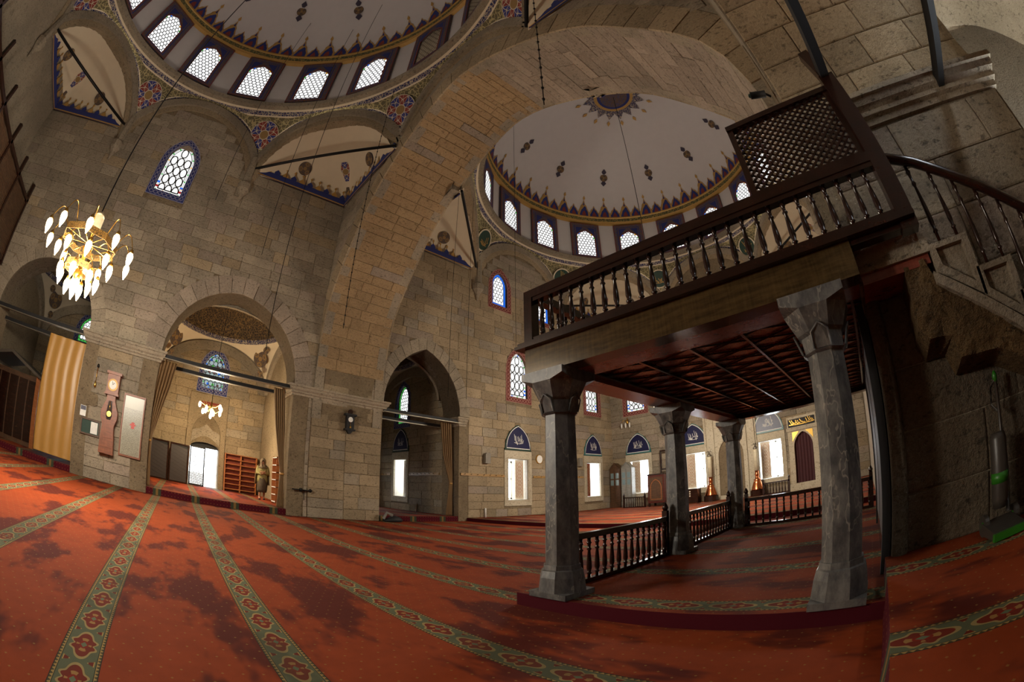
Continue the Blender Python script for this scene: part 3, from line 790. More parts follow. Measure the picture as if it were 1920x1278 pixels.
ashlar(we, fE, -19.9, -13.9, .18, 6.2, [grow(*W2, .22), rect(-18.2, -16.68, .55, 2.78), tymp(-17.44)], [STONE_W, STONE], 90, seed=43)
MB().b2((-19.9, 3.85, 0), (-13.9, 4.4, 6.9)).b2((-19.9, -2.0, 0), (-13.9, -1.5, 6.9)).b2((-19.9, -9.4, 0), (-13.9, -8.2, 6.9)).build('wall_side_room_cross', STONE_W, None, label='stone cross walls dividing the vaulted side rooms', cat='wall', kind='structure')
def room_vault(ya, yb, label):
    cx, cy, a, b_ = -16.9, (ya+yb)/2, 3.0, (yb-ya)/2; N = 96; zt = 6.5
    root = thing('ceiling_side_room', label, 'ceiling', (0, 0, 0), 0, None, 'structure')
    def edge(phi):
        c, s = math.cos(phi), math.sin(phi); k = min(a/max(1e-6, abs(c)), b_/max(1e-6, abs(s))); x, y = k*c, k*s
        q = (y/b_ if abs(abs(x)-a) < 1e-4 else x/a); return x, y, zt-1.9*(1-math.sqrt(max(0, 1-q*q)))
    rows = [[] for _ in range(6)]
    for i in range(N+1):
        ph = 2*PI*i/N; x, y, z = edge(ph); X, Y = a*.93*math.cos(ph), b_*.95*math.sin(ph)
        for k in range(6): t = k/5; rows[k].append((cx+x+(X-x)*t**1.5, cy+y+(Y-y)*t**1.5, z+(zt+.08-z)*t))
    MB().grid(rows).build('pendentives', PLASTER_C, root)
    rr = lambda k, z: [(cx+a*.93*k*math.cos(2*PI*i/N), cy+b_*.95*k*math.sin(2*PI*i/N), z) for i in range(N)]
    MB().grid([rr(1, zt+.08), rr(.96, zt+.1), rr(.95, zt+.24)], 0, False, True).build('painted_band', BAND, root)
    MB().grid([rr(.95*math.cos(PI/2*i/10), zt+.24+1.1*math.sin(PI/2*i/10)) for i in range(11)], 0, True, True).build('dome_shell', BROWNB, root)
    for sx in (-1, 1):
        for sy in (-1, 1):
            p = Vector((cx+sx*a*.77, cy+sy*b_*.77, zt-.42)); n = Vector((-sx, -sy, -.5)).normalized()
            place_disc(DISC_G, p, n, .75, root); place_disc(DISC_G, p+Vector((sx*.1, sy*.1, -.62)), n, .28, root)
            place_disc(DISC_G, p+Vector((-sx*.62, sy*.1, .25)), n, .3, root)
    # lunette arches outlined in stone on each wall
    for fr, c, h in ((frX(XB, 1), cy, b_), (frY(yb, -1), cx, a), (frY(ya, 1), cx, a), (frX(-13.9, -1), cy, b_)):
        o = [(c+h*math.sin(t), zt-1.9+1.9*math.cos(t)) for t in [-PI/2+PI*i/20 for i in range(21)]]; i_ = [(c+(h-.4)*math.sin(t), zt-1.9+1.5*math.cos(t)) for t in [-PI/2+PI*i/20 for i in range(21)]]
        bb = MB().grid([[fr(u, v, .14) for u, v in o], [fr(u, v, .14) for u, v in i_], [fr(u, v, 0) for u, v in i_]], 0, False); bb.build('lunette_arch', STONE, root)
    return root
room_vault(-8.2, -2.0, 'cream painted vault over the side room with the yellow curtain')
room_vault(-1.5, 3.85, 'cream painted vault with gold medallions over the doorway room')
room_vault(4.4, 9.8, 'cream painted vault over the side room with green window')
# ---------------------------------------------------------------- windows
WN = [0]
def clip_in(poly, p):
    x, y = p; c = False; j = len(poly)-1
    for i in range(len(poly)):
        (xi, yi), (xj, yj) = poly[i], poly[j]
        if (yi > y) != (yj > y) and x < (xj-xi)*(y-yi)/(yj-yi)+xi: c = not c
        j = i
    return c
def seg_net(b, fr, segs, poly, w, d):
    for p, q in segs:
        mid = ((p[0]+q[0])/2, (p[1]+q[1])/2)
        if clip_in(poly, p) and clip_in(poly, q) or clip_in(poly, mid): b.ribbon([p, q], w, fr, d)
def hex_segs(cx, zb, w, h, s):
    out = []; dy = s*1.5; dx = s*math.sqrt(3); r = 0; z = zb-s
    while z < zb+h+s:
        x = cx-w/2-dx+(dx/2 if r % 2 else 0)
        while x < cx+w/2+dx:
            P = [(x, z+s), (x+dx/2, z+s/2), (x+dx/2, z-s/2), (x, z-s)]
            out += [(P[0], P[1]), (P[1], P[2]), (P[2], P[3])]; x += dx
        z += dy; r += 1
    return out
def border(parent, fr, cx, w, zb, h, wd, mat, curl, d=.03, k=.72):
    outer = grow(cx, w, zb, h, wd, k); inner = win_hole(cx, w, zb, h, k)
    MB().plate(fr, outer, [inner], -.05, d).build('painted_border', mat, parent)
    b = MB(); P = grow(cx, w, zb, h, wd/2, k); P = P+[P[0]]
    dist = [0]
    for p, q in zip(P[:-1], P[1:]): dist.append(dist[-1]+math.hypot(q[0]-p[0], q[1]-p[1]))
    n = int(dist[-1]/.045); per = dist[-1]/max(1, round(dist[-1]/.34))
    def at(s):
        i = 0
        while i < len(dist)-2 and dist[i+1] < s: i += 1
        t = (s-dist[i])/max(1e-6, dist[i+1]-dist[i]); p, q = P[i], P[i+1]; dx, dy = q[0]-p[0], q[1]-p[1]; l = math.hypot(dx, dy) or 1
        return (p[0]+dx*t, p[1]+dy*t), (-dy/l, dx/l)
    for ph in (0, PI):
        pts = []
        for i in range(n+1):
            s = dist[-1]*i/n; c, nn = at(s); o = math.sin(2*PI*s/per+ph)*wd*.3; pts.append((c[0]+nn[0]*o, c[1]+nn[1]*o))
        b.ribbon(pts, .018, fr, d+.006)
    b.ribbon(grow(cx, w, zb, h, wd, k), .025, fr, d+.006, closed=True); b.ribbon(grow(cx, w, zb, h, .012, k), .022, fr, d+.006, closed=True)
    b.build('interlace', curl, parent)
def wnum(label, cat='window', group=None):
    WN[0] += 1; return thing('window_%d' % WN[0], label, cat, (0, 0, 0), 0, group, 'structure')
INTER_B = simple('interlace_grey', srgb(150, 146, 160), .8); INTER_R = simple('interlace_rose', srgb(176, 130, 116), .8)
def stained(fr, cx, w, zb, h, style, label):
    root = wnum(label); P = win_hole(cx, w, zb, h); dg = -.1
    bc, cc = {'oval_blue': (BLUE, INTER_B), 'oval_red': (BORDER_R, INTER_R), 'dot_blue': (BORDER_R, INTER_R), 'hex_green': (BLUE, INTER_B), 'rose': (BLUE, INTER_B)}[style]
    border(root, fr, cx, w, zb, h, .22, bc, cc)
    base = {'rose': G_C}.get(style, G_W)
    MB().plate(fr, P, (), dg-.02, dg).build('glass_pane', base, root)
    cm = MB(); d = dg+.012; edge = (.15 if style == 'dot_blue' else .11)*w
    P2 = win_hole(cx, w-2*edge, zb+edge, h-2*edge); cm.ribbon(P2, .03, fr, d, closed=True); cm.ribbon(P, .04, fr, d, closed=True)
    iw = w-2*edge
    if style.startswith('oval'):
        P3 = win_hole(cx, w-1.0*edge, zb+edge*.5, h-1.0*edge); cm.ribbon(P3, .02, fr, d, closed=True)
        px = iw/3; py = px*1.38; rows = int((h-2*edge)/py+.4)
        for r in range(rows):
            for c in range(3):
                x = cx+(c-1)*px; z = zb+edge+py*(r+.12)
                el = [(x+px*.45*math.cos(a), z+py*.46*math.sin(a)) for a in [2*PI*i/18 for i in range(18)]]
                if r == 0: el = [(u, max(v, zb+edge)) for u, v in el]
                if clip_in(P2, (x, z+py*.25)) and clip_in(P2, (x-px*.35, z+py*.2)) and clip_in(P2, (x+px*.35, z+py*.2)): cm.ribbon(el, .045, fr, d, closed=True)
                for sx in (-1, 1):
                    X, Z = x+sx*px/2, z+py/2
                    if abs(X-cx) < iw/2-.02 and clip_in(P2, (X, Z)): cm.ribbon([(X-.05, Z), (X, Z+.07), (X+.05, Z), (X, Z-.07)], .016, fr, d, closed=True)
    else:
        seg_net(cm, fr, hex_segs(cx, zb, w, h, .1 if style != 'rose' else .12), P2 if style == 'dot_blue' else P, .03, d)
    cm.build('lead_cames', LEAD, root)
    if style in ('dot_blue', 'hex_green'):
        MB().plate(fr, P, [P2], dg, dg+.006).build('coloured_edge', G_B if style == 'dot_blue' else G_G, root)
    # coloured pieces in the edge band
    pal = {'oval_blue': [G_G, G_O, G_G], 'oval_red': [G_G, G_B, G_G], 'dot_blue': [G_B], 'hex_green': [G_G], 'rose': [G_V, G_G, G_B]}[style]
    Q = win_hole(cx, w-edge, zb+edge/2, h-edge); Q = Q+[Q[0]]; i = 0; acc = 0; step = {'dot_blue': .125, 'hex_green': .14, 'rose': .2}.get(style, .3)
    for p, q in zip(Q[:-1], Q[1:]):
        l = math.hypot(q[0]-p[0], q[1]-p[1])
        while acc < l:
            t = acc/l; c = (p[0]+(q[0]-p[0])*t, p[1]+(q[1]-p[1])*t); r = .05 if style in ('dot_blue', 'hex_green') else .032
            MB().plate(fr, [(c[0]+r*math.cos(a), c[1]+r*math.sin(a)) for a in [2*PI*k/8 for k in range(8)]], (), dg, dg+.015).build('coloured_piece', pal[i % len(pal)], root); i += 1; acc += step
        acc -= l
    if style == 'oval_blue' or style == 'oval_red':
        for sx in (-1, 1):
            for dz, m in ((.2, G_R if style == 'oval_blue' else G_B), (.36, G_B)):
                x = cx+sx*(w/2-edge*.55); MB().plate(fr, rect(x-.05, x+.05, zb+dz-.035, zb+dz+.035), (), dg, dg+.016).build('coloured_piece', m, root)
    if style == 'rose':
        k = 0
        for r in range(5):
            for c in (-1, 0, 1):
                x, z = cx+c*.24+(.12 if r % 2 else 0), zb+.2+r*.27; k += 1
                if clip_in(P2, (x, z)): MB().plate(fr, [(x+.07*math.cos(a), z+.07*math.sin(a)) for a in [2*PI*j/6 for j in range(6)]], (), dg, dg+.008).build('coloured_piece', [G_V, G_B, G_G, G_V][k % 4], root)
    return root
stained(fA, *UPW1, 'oval_blue', 'blue bordered stained glass window of oval panes above the doorway arches')
stained(fA, *UPW2[0], 'dot_blue', 'red bordered lunette window with blue glass edge, beside the near pier')
stained(fA, *UPW2[1], 'dot_blue', 'red bordered lunette window with blue glass edge, partly behind the gallery rail')
for w, t in zip(MIDW, ('nearest the vaulted recess', 'behind the front gallery column', 'next to the corner of the qibla wall')):
    stained(fA, *w, 'oval_red', 'red bordered oval pane window on the side wall %s' % t)
for w, t in zip(QU, ('above the twin cabinets', 'above the calligraphy beside the niche', 'above the tile panel by the pulpit gate', 'beyond the pulpit gate')):
    stained(fQ, *w, 'oval_red', 'red bordered oval pane window on the qibla wall %s' % t)
for w, t in zip(QL, ('left', 'right')): stained(fQ, *w, 'dot_blue', 'blue edged lunette window high on the qibla wall, %s of the pair' % t)
stained(fB, *W1, 'rose', 'blue bordered pastel stained window above the side doorway')
stained(fB, -5.5, .9, 4.9, 1.1, 'hex_green', 'blue bordered green glass window above the yellow curtain')
stained(fE, *W2, 'hex_green', 'blue bordered green edged tall window in the vaulted recess')
for fr, c in ((fR, 0),): stained(fr, *UPW1, 'oval_blue', 'stained window high on the right wall of the near bay')

# drum windows: built once at the origin, copied round each drum
def drum_window(blind, hgt, green=False):
    root = thing('window_1', 'x', 'window', (0, 0, 0), 0, None, 'structure')
    fr = lambda u, v, w: (u, w, v)
    P = win_hole(0, 1.02, 0, hgt, .55)
    MB().plate(fr, rect(-.8, .8, -.12, hgt+.42), [P], -.06, .06).build('painted_surround', PANEL, root)
    b = MB(); b.ribbon(rect(-.78, .78, -.1, hgt+.4), .04, fr, .066, 0, True); b.ribbon(rect(-.6, .6, -.02, hgt+.24), .05, fr, .066, 1, True); b.ribbon(P, .05, fr, .07, 0, True)
    for s in (-1, 1): b.plate(fr, [(s*.12, hgt+.16), (s*.52, hgt+.16), (s*.52, hgt-.3)], (), .05, .068, 1)
    b.build('painted_lines', [REDP, BLUE], root)
    MB().plate(fr, P, (), -.03, 0).build('glass_pane', MARBLE if blind else G_W, root)
    c = MB(); seg_net(c, fr, hex_segs(0, 0, 1.02, hgt, .1), P, .05 if blind else .036, .012); c.ribbon(P, .035, fr, .014, closed=True); c.build('lead_cames', STONE if blind else LEAD, root)
    Q = win_hole(0, .96, .03, hgt-.06, .55)
    if not blind:
        for i in range(1, len(Q)-1, 2): MB().plate(fr, [(Q[i][0]+.04*math.cos(a), Q[i][1]+.04*math.sin(a)) for a in [2*PI*k/6 for k in range(6)]], (), 0, .02).build('coloured_piece', [G_O, G_G, G_B][i % 3], root)
    return root
def ring_windows(cx, cy, zb, hgt, blind_k, where):
    proto = {False: None, True: None}
    for k in range(16):
        phi = math.radians(11.25+22.5*k); bl = k in blind_k
        if proto[bl] is None: o = proto[bl] = drum_window(bl, hgt)
        else: o = copy_tree(proto[bl])
        WN[0] += 1; o.name = 'window_%d' % WN[0]
        o['label'] = ('blind lattice window with painted surround in the %s drum' if bl else 'bright honeycomb glass window with painted surround in the %s drum') % where
        o['group'] = ('blind windows of the %s drum' if bl else 'lit windows of the %s drum') % where
        r = 6.17; o.location = (cx+r*math.cos(phi), cy+r*math.sin(phi), zb); o.rotation_euler = (0, 0, phi+PI/2)
ring_windows(-6.3, -2.55, 13.35, 1.88, (3, 4), 'near')
ring_windows(-6.3, 12.95, 12.75, 1.58, (11, 12), 'far')

# low casement windows with marble frames, tile tympana and open shutters
SHUT = wood('bleached_shutter_wood', srgb(196, 180, 156), srgb(216, 204, 184), .5)
def low_window(fr, c, label, shutter='white', side=1, seed=1, th=.9, dark=False):
    root = wnum(label)
    MB().plate(fr, rect(c-.76, c+.76, .54, 2.78), [low_open(c)], -.02, .05).build('marble_frame', MARBLE, root)
    b = MB(); b.ribbon(rect(c-.68, c+.68, .62, 2.7), .03, fr, .06, closed=True); b.ribbon(rect(c-.6, c+.6, .72, 2.5), .03, fr, .07, closed=True); b.build('frame_moulding', MARBLE, root)
    # casement at the outer face of the wall
    s = MB()
    for r in (rect(c-.56, c-.48, .78, 2.45), rect(c+.48, c+.56, .78, 2.45), rect(c-.56, c+.56, .78, .86), rect(c-.56, c+.56, 2.37, 2.45), rect(c+.1, c+.16, .78, 2.45), rect(c+.1, c+.56, 1.66, 1.7)): s.plate(fr, r, (), -th+.06, -th+.12)
    s.build('casement', WHITE, root)
    u0 = c-.5 if side < 0 else c+.02; sm = SHUT if shutter == 'white' else WOOD_R
    if shutter: sh = MB().plate(fr, rect(u0, u0+.46, .8, 2.43), (), -.2, -.16).build('shutter', sm, root)
    k = MB(); uc = u0+.23
    for i in range(9 if shutter else 0):
        z = 1.02+i*.15; k.ribbon([(uc-.11, z), (uc, z+.13), (uc+.11, z), (uc, z-.13)], .018, fr, -.152, closed=True)
    if shutter: k.ribbon(rect(u0+.07, u0+.39, .9, 2.33), .02, fr, -.152, closed=True); k.build('shutter_lattice', GOLD if shutter != 'white' else WOOD_O, sh)
    T_ = arch(c, .74, 2.8, 1.06, 8); I_ = arch(c, .66, 2.88, .92, 8)
    MB().plate(fr, T_, (), -.01, .045).build('tile_border', GREEN_D if dark else TEAL, root)
    tt = MB().plate(fr, I_, (), .0, .055); tt.build('tile_tympanum', BLUE_D, root)
    MB().ribbon(I_, .03, fr, .062, closed=True).build('tile_line', WHITE, root)
    calligraphy(root, lambda u, v, w: fr(c+u, 3.24+v, w), seed, .5, .36, .064, WHITE, .017, 11)
    rv = MB()
    for (a, b_) in zip(low_open(c), low_open(c)[1:]+low_open(c)[:1]): n = rv.add([fr(*a, -.01), fr(*b_, -.01), fr(*b_, -th+.01), fr(*a, -th+.01)]); rv.face([n, n+1, n+2, n+3])
    rv.v = [tuple(x+(y-x)*.012 for x, y in zip(p, fr(c, 1.6, 0 if False else -th/2))) for p in rv.v]; rv.build('white_reveal', WHITE, root)
    return root
for c, s, sh, dk, t in ((LOWW[0], 1, 'white', True, 'with white lattice shutter beside the recess'), (LOWW[1], 1, 'white', True, 'hidden behind the front gallery column'), (LOWW[2], -1, 'red', False, 'with red carved shutter next to the cabinets')):
    low_window(fA, c, 'low marble framed side window '+t, sh, s, int(c*10), 1.05, dk)
for c, s, t in zip(QW, (-1, -1, -1, -1), ('between cabinets and wooden lectern', 'behind the carved chest', 'beside the marble pulpit gate', 'beyond the marble pulpit gate')):
    low_window(fQ, c, 'low marble framed qibla window '+t, 'white', s, int(-c*10), .9)
for c, t in zip(ADDED_LOWW, ('beside the wooden booth', 'behind the yellow curtain', 'deep in the far recess', 'near the end wall of the recess')): low_window(fB, c, 'added unseen low window lighting the side rooms '+t, None, 1, int(c*7)+90, .8, True)
low_window(fE, -17.42, 'low window with tile tympanum inside the vaulted recess', 'white', 1, 77, .7, True)
# ---------------------------------------------------------------- turned balusters
def baluster_mesh(h, r=.022, name='baluster', mat=WOOD_D):
    p = [(r*.75, 0), (r*.75, .1*h), (r*1.2, .12*h), (r*.7, .15*h), (r*1.15, .24*h), (r*1.05, .4*h), (r*.6, .68*h), (r*1.1, .72*h), (r*.6, .76*h), (r*.75, .84*h), (r*1.2, .88*h), (r*.8, .9*h), (r*.8, h)]
    return MB().lathe((0, 0, 0), p, 8).mesh(name, mat)
def column(x, y, label, z0=.12, zt=2.1):
    t = thing('stone_column', label, 'column', (x, y, z0))
    H = zt-z0; a = PI/8; q = PI/4; k = math.sqrt(2)
    b = MB().lathe((0, 0, 0), [(.2*k, 0), (.2*k, .05)], 4, 0, False, q)
    b.lathe((0, 0, .05), [(.215, 0), (.2, .13), (.185, .19), (.17, .2), (.165, .24)], 8, 0, False, a); b.build('base', GRANITE, t)
    MB().lathe((0, 0, .28), [(.152, 0), (.148, (H-.66)*.5), (.138, H-.66)], 8, 0, False, a).build('shaft', GRANITE, t)
    c = MB().lathe((0, 0, H-.38), [(.145, 0), (.165, .012), (.15, .02), (.16, .12), (.185, .14)], 8, 0, False, a)
    n = c.add([(.185*math.cos(a+PI/4*i), .185*math.sin(a+PI/4*i), H-.24) for i in range(8)]); s = .235
    sq = [(s, .1), (.1, s), (-.1, s), (-s, .1), (-s, -.1), (-.1, -s), (.1, -s), (s, -.1)]
    m = c.add([(x_, y_, H-.1) for x_, y_ in sq]); top = c.add([(s, s, H-.06), (-s, s, H-.06), (-s, -s, H-.06), (s, -s, H-.06)])
    for i in range(8): c.face([n+i, n+(i+1) % 8, m+(i+1) % 8, m+i])
    for i, (p, q_) in enumerate(((0, 1), (2, 3), (4, 5), (6, 7))): c.face([m+p, m+q_, top+i])
    for i, (p, q_) in enumerate(((1, 2), (3, 4), (5, 6), (7, 0))): c.face([m+p, m+q_, top+(i+1) % 4, top+i])
    c.b2((-s, -s, H-.06), (s, s, H)); c.build('capital', GRANITE, t)
    # folded facets carved into the capital
    for i in range(4):
        an = PI/2*i; M = Matrix.Rotation(an, 4, 'Z')
        f = MB(); nn = f.add([M @ Vector(p) for p in ((.15, -.06, H-.36), (.15, .06, H-.36), (.18, .05, H-.26), (.2, 0, H-.22), (.18, -.05, H-.26))]); f.face([nn, nn+1, nn+2, nn+3, nn+4])
        f.tube([M @ Vector(p) for p in ((.155, -.06, H-.36), (.187, -.06, H-.26), (.205, 0, H-.21), (.187, .06, H-.26), (.155, .06, H-.36))], .008, 5); f.build('facet', GRANITE, t)
    return t
column(-2.48, 2.95, 'veined grey marble column at the gallery corner by the carpet step')
column(-2.55, 5.42, 'grey marble column midway along the low balustrade')
column(-2.55, 8.02, 'grey marble column at the far gallery corner near the candlesticks')
column(-.18, 2.95, 'thick grey marble column beside the dark doorway under the stair')

# ---------------------------------------------------------------- wooden gallery
WOOD_F = wood('bronze_brown_beam', srgb(50, 38, 22), srgb(84, 66, 38), .16)
G = thing('wooden_gallery', 'dark varnished wooden gallery on marble columns with turned balustrade', 'gallery', (0, 0, 2.1))
def gp(name, mb, mat=WOOD_D, parent=G):
    o = mb.build(name, mat, parent); o.matrix_parent_inverse = Matrix.Translation((0, 0, -2.1)); return o
gp('front_beam', MB().b2((-2.7, 2.75, 2.1), (.2, 2.93, 2.34)), WOOD_F)
gp('side_beam', MB().b2((-2.7, 2.93, 2.1), (-2.4, 8.2, 2.34)), WOOD_R)
gp('back_beam', MB().b2((-2.4, 7.95, 2.1), (.2, 8.2, 2.34)))
gp('beam_lining', MB().b2((-2.4, 2.93, 2.1), (.18, 3.2, 2.16)), WOOD_R)
gp('ledge_moulding', MB().b2((-2.78, 2.69, 2.34), (.75, 2.95, 2.37)).b2((-2.76, 2.71, 2.37), (.75, 2.9, 2.4)).b2((-2.78, 2.95, 2.34), (-2.4, 8.22, 2.4)))
gp('deck', MB().b2((-2.7, 2.8, 2.26), (.2, 8.2, 2.36)), WOOD_B)
gp('ceiling_board', MB().b2((-2.4, 3.2, 2.2), (.2, 7.95, 2.24)), WOOD_R)
for i in range(6): gp('ceiling_batten', MB().b2((-2.4+i*.5, 3.2, 2.165), (-2.375+i*.5, 7.95, 2.2)))
def diag(sgn, c0):
    """one slanting batten of the lozenge ceiling, cut to the ceiling rectangle"""
    x0, x1, y0, y1 = -2.4, .2, 3.2, 7.95; k = .45*sgn; pts = []
    for x in (x0, x1):
        y = c0+k*(x-x0)
        if y0 <= y <= y1: pts.append((x, y))
    for y in (y0, y1):
        x = x0+(y-c0)/k
        if x0 < x < x1: pts.append((x, y))
    if len(pts) >= 2 and math.dist(pts[0], pts[1]) > .2: gp('ceiling_lath', MB().tube([(p[0], p[1], 2.19) for p in pts[:2]], .009, 4, 0, False))
for i in range(20): diag(1, 2.1+i*.3); diag(-1, 3.3+i*.3)
gp('handrail', MB().b2((-2.7, 2.74, 2.84), (.62, 2.84, 2.92)).b2((-2.68, 2.75, 2.8), (.62, 2.83, 2.84)))
gp('bottom_rail', MB().b2((-2.68, 2.75, 2.4), (.62, 2.84, 2.44)))
gp('side_handrail', MB().b2((-2.7, 2.84, 2.84), (-2.6, 8.2, 2.92)))
gp('back_handrail', MB().b2((-2.6, 8.1, 2.84), (.2, 8.2, 2.92)))
gp('corner_post', MB().b2((-2.7, 2.74, 2.4), (-2.6, 2.84, 2.84)))
gp('corner_post', MB().b2((-2.7, 8.1, 2.4), (-2.6, 8.2, 2.84)))
BAL = baluster_mesh(.4)
for i in range(27): link('baluster', BAL, G, loc=(-2.52+i*.117, 2.795, .33))
for i in range(44): link('baluster', BAL, G, loc=(-2.65, 2.95+i*.117, .31))
for i in range(23): link('baluster', BAL, G, loc=(-2.5+i*.117, 8.15, .31))
gp('newel_post', MB().b2((.62, 2.74, 2.28), (.76, 2.86, 3.75)).box((.665, 2.8, 3.9), (.1, .1, .42), 0, 0, Matrix.Rotation(-.12, 3, 'Y')))
gp('landing_fascia', MB().b2((.2, 2.76, 2.3), (.76, 2.86, 2.42)))
# lattice screen on the handrail
S = thing('lattice_screen', 'dark wooden diamond lattice screen standing on the gallery handrail', 'screen', (.12, 2.8, 2.92))
MB().b2((-.5, -.02, 0), (-.45, .03, .74)).b2((.45, -.02, 0), (.5, .03, .74)).b2((-.45, -.02, 0), (.45, .03, .045)).b2((-.5, -.035, .69), (.5, .045, .74)).build('frame', WOOD_D, S)
def lath(a, c0):
    x0, x1, y0, y1 = -.45, .45, .045, .69; pts = []
    for x in (x0, x1):
        y = c0+a*x
        if y0 <= y <= y1: pts.append((x, y))
    for y in (y0, y1):
        x = (y-c0)/a
        if x0 < x < x1: pts.append((x, y))
    if len(pts) >= 2 and math.dist(pts[0], pts[1]) > .06:
        (xa, ya), (xb, yb) = pts[:2]; L = math.dist(pts[0], pts[1]); b = MB().box(((xa+xb)/2, .005 if a > 0 else .014, (ya+yb)/2), (L, .009, .02), 0, 0, Matrix.Rotation(-math.atan2(yb-ya, xb-xa), 3, 'Y')); b.build('lath', WOOD_D, S)
for i in range(23): lath(.8, -.32+i*.059); lath(-.8, -.32+i*.059)

# ---------------------------------------------------------------- stone stair on the pier
ST = thing('stone_stair', 'stone stair with panelled steps on rough masonry climbing the pier to the gallery', 'stair', (0, 3.42, .25), 0, None, 'structure')
def sp_(name, mb, mat): o = mb.build(name, mat, ST); o.matrix_parent_inverse = Matrix.Translation((0, -3.42, -.25)); return o
YF = 2.95
fS = frY(YF, -1)
sp_('landing', MB().plate(fS, rect(.2, .82, 2.17, 2.44), [rect(.27, .76, 2.2, 2.4)], -.06, 0).b2((.2, YF+.03, 2.17), (.82, 3.42, 2.44)), STONE)
for i in range(6):
    x0 = .82+.335*i; zt_ = 2.44-.25*(i+1)+.02
    tri = [(x0+.05, zt_-.04), (x0+.3, zt_-.04), (x0+.3, zt_-.34), (x0+.06, zt_-.16)]
    sp_('step', MB().plate(fS, [(x0, zt_-.2), (x0, zt_), (x0+.36, zt_), (x0+.36, zt_-.45)], [tri], -.05, 0).plate(fS, [(x0, zt_-.2), (x0, zt_), (x0+.36, zt_), (x0+.36, zt_-.45)], (), -.46, -.05), STONE)
sp_('stringer', MB().plate(fS, [(.78, 2.02), (.78, 1.94), (2.9, .36), (2.9, .46)], (), -.46, .03), STONE)
rb = MB(); rr = random.Random(3); low = lambda x: 1.68 if x < .62 else (1.56 if x < .84 else (1.4 if x < 1.2 else max(.3, 1.4-(x-1.2)*.55)))
cols = [.56+.06*i for i in range(40)]
rows_ = []
for x in cols:
    top = min(2.14, 1.96-(x-.78)*.745) if x > .78 else 2.14
    bot = min(low(x), top-.04); rows_.append([(x+rr.uniform(-.008, .008), YF+.02+(.34 if j == 0 else 0)*1.0+rr.uniform(-.018, .02)+.1*(1-j/8)**2, bot+(top-bot)*j/8) for j in range(9)])
rb.grid(rows_, 0, False); bk = [[(p[0], 3.42, p[2]) for p in (r[0], r[-1])] for r in rows_]
rb.grid([[r[0] for r in rows_], [b_[0] for b_ in bk]], 0, False); rb.grid([[r for r in rows_[0]], [(p[0], 3.42, p[2]) for p in rows_[0]]], 0, False)
sp_('rough_masonry', rb, ROUGH)
sp_('landing_underside', MB().b2((.22, 2.98, 2.1), (.8, 3.42, 2.17)), WOOD_R)
# stair handrail
SR = thing('stair_railing', 'dark wooden stair handrail with slender turned balusters beside the pier', 'railing', (.76, 2.93, 2.2))
def srp(name, mb): o = mb.build(name, WOOD_D, SR); o.matrix_parent_inverse = Matrix.Translation((-.76, -2.93, -2.2)); return o
hr = [(.72, 2.92, 2.96), (1.0, 2.92, 2.82), (1.5, 2.92, 2.46), (2.1, 2.92, 2.0), (2.8, 2.92, 1.46)]
srp('handrail', MB().tube(hr, .042, 8))
def rail_z(x):
    for p, q in zip(hr[:-1], hr[1:]):
        if p[0] <= x <= q[0]: return p[2]+(q[2]-p[2])*(x-p[0])/(q[0]-p[0])
    return hr[-1][2]
for i in range(11):
    x = .93+.17*i; st = min(5, int((x-.82)/.335)); zt_ = 2.44-.25*(st+1)+.02; h = rail_z(x)-zt_
    link('baluster', baluster_mesh(h, .02), SR, M=Matrix.Translation((x-.76, 0.03, zt_-2.2)))
# dark doorway panel between column and pier
dp = thing('door_1', 'dark wooden door leaf in shadow under the gallery stair', 'door', (.2, 4.4, .12), 0, None, 'structure')
MB().b2((-.06, -.9, 0), (-.02, 1.6, 1.95)).build('leaf', WOOD_D, dp); MB().b2((-.08, -.98, 0), (-.01, -.9, 2.0)).b2((-.08, 1.6, 0), (-.01, 1.68, 2.0)).build('jamb', BLACK, dp)
MB().b2((-.065, -.8, .2), (-.055, .25, 1.8)).b2((-.065, .45, .2), (-.055, 1.5, 1.8)).build('door_panel', simple('grey_brown_panel', srgb(70, 62, 60), .6), dp)

# ---------------------------------------------------------------- low balustrades round the platform
LB = baluster_mesh(.42, .024)
def low_rail(p, q, label, n):
    p, q = Vector(p), Vector(q); d = q-p; L = d.length; t = thing('low_balustrade', label, 'railing', p, math.atan2(d.y, d.x))
    MB().b2((0, -.035, .46), (L, .035, .52)).build('handrail', WOOD_D, t); MB().b2((0, -.03, 0), (L, .03, .045)).build('bottom_rail', WOOD_D, t)
    for i in range(n): link('baluster', LB, t, loc=(L*(i+.5)/n, 0, .04))
    for x in (.02, L-.02): MB().b2((x-.035, -.035, 0), (x+.035, .035, .6)).lathe((x, 0, .6), [(.03, 0), (.045, .04), (.02, .09), (.005, .11)], 8).build('end_post', WOOD_D, t)
    return t
low_rail((-2.62, 3.19, .12), (-2.62, 5.2, .12), 'low dark balustrade between the corner column and the middle column', 15)
low_rail((-2.62, 5.65, .12), (-2.62, 7.8, .12), 'low dark balustrade between the middle column and far column', 16)
low_rail((-2.34, 7.95, .12), (.1, 7.95, .12), 'low dark balustrade along the far end of the gallery platform', 18)
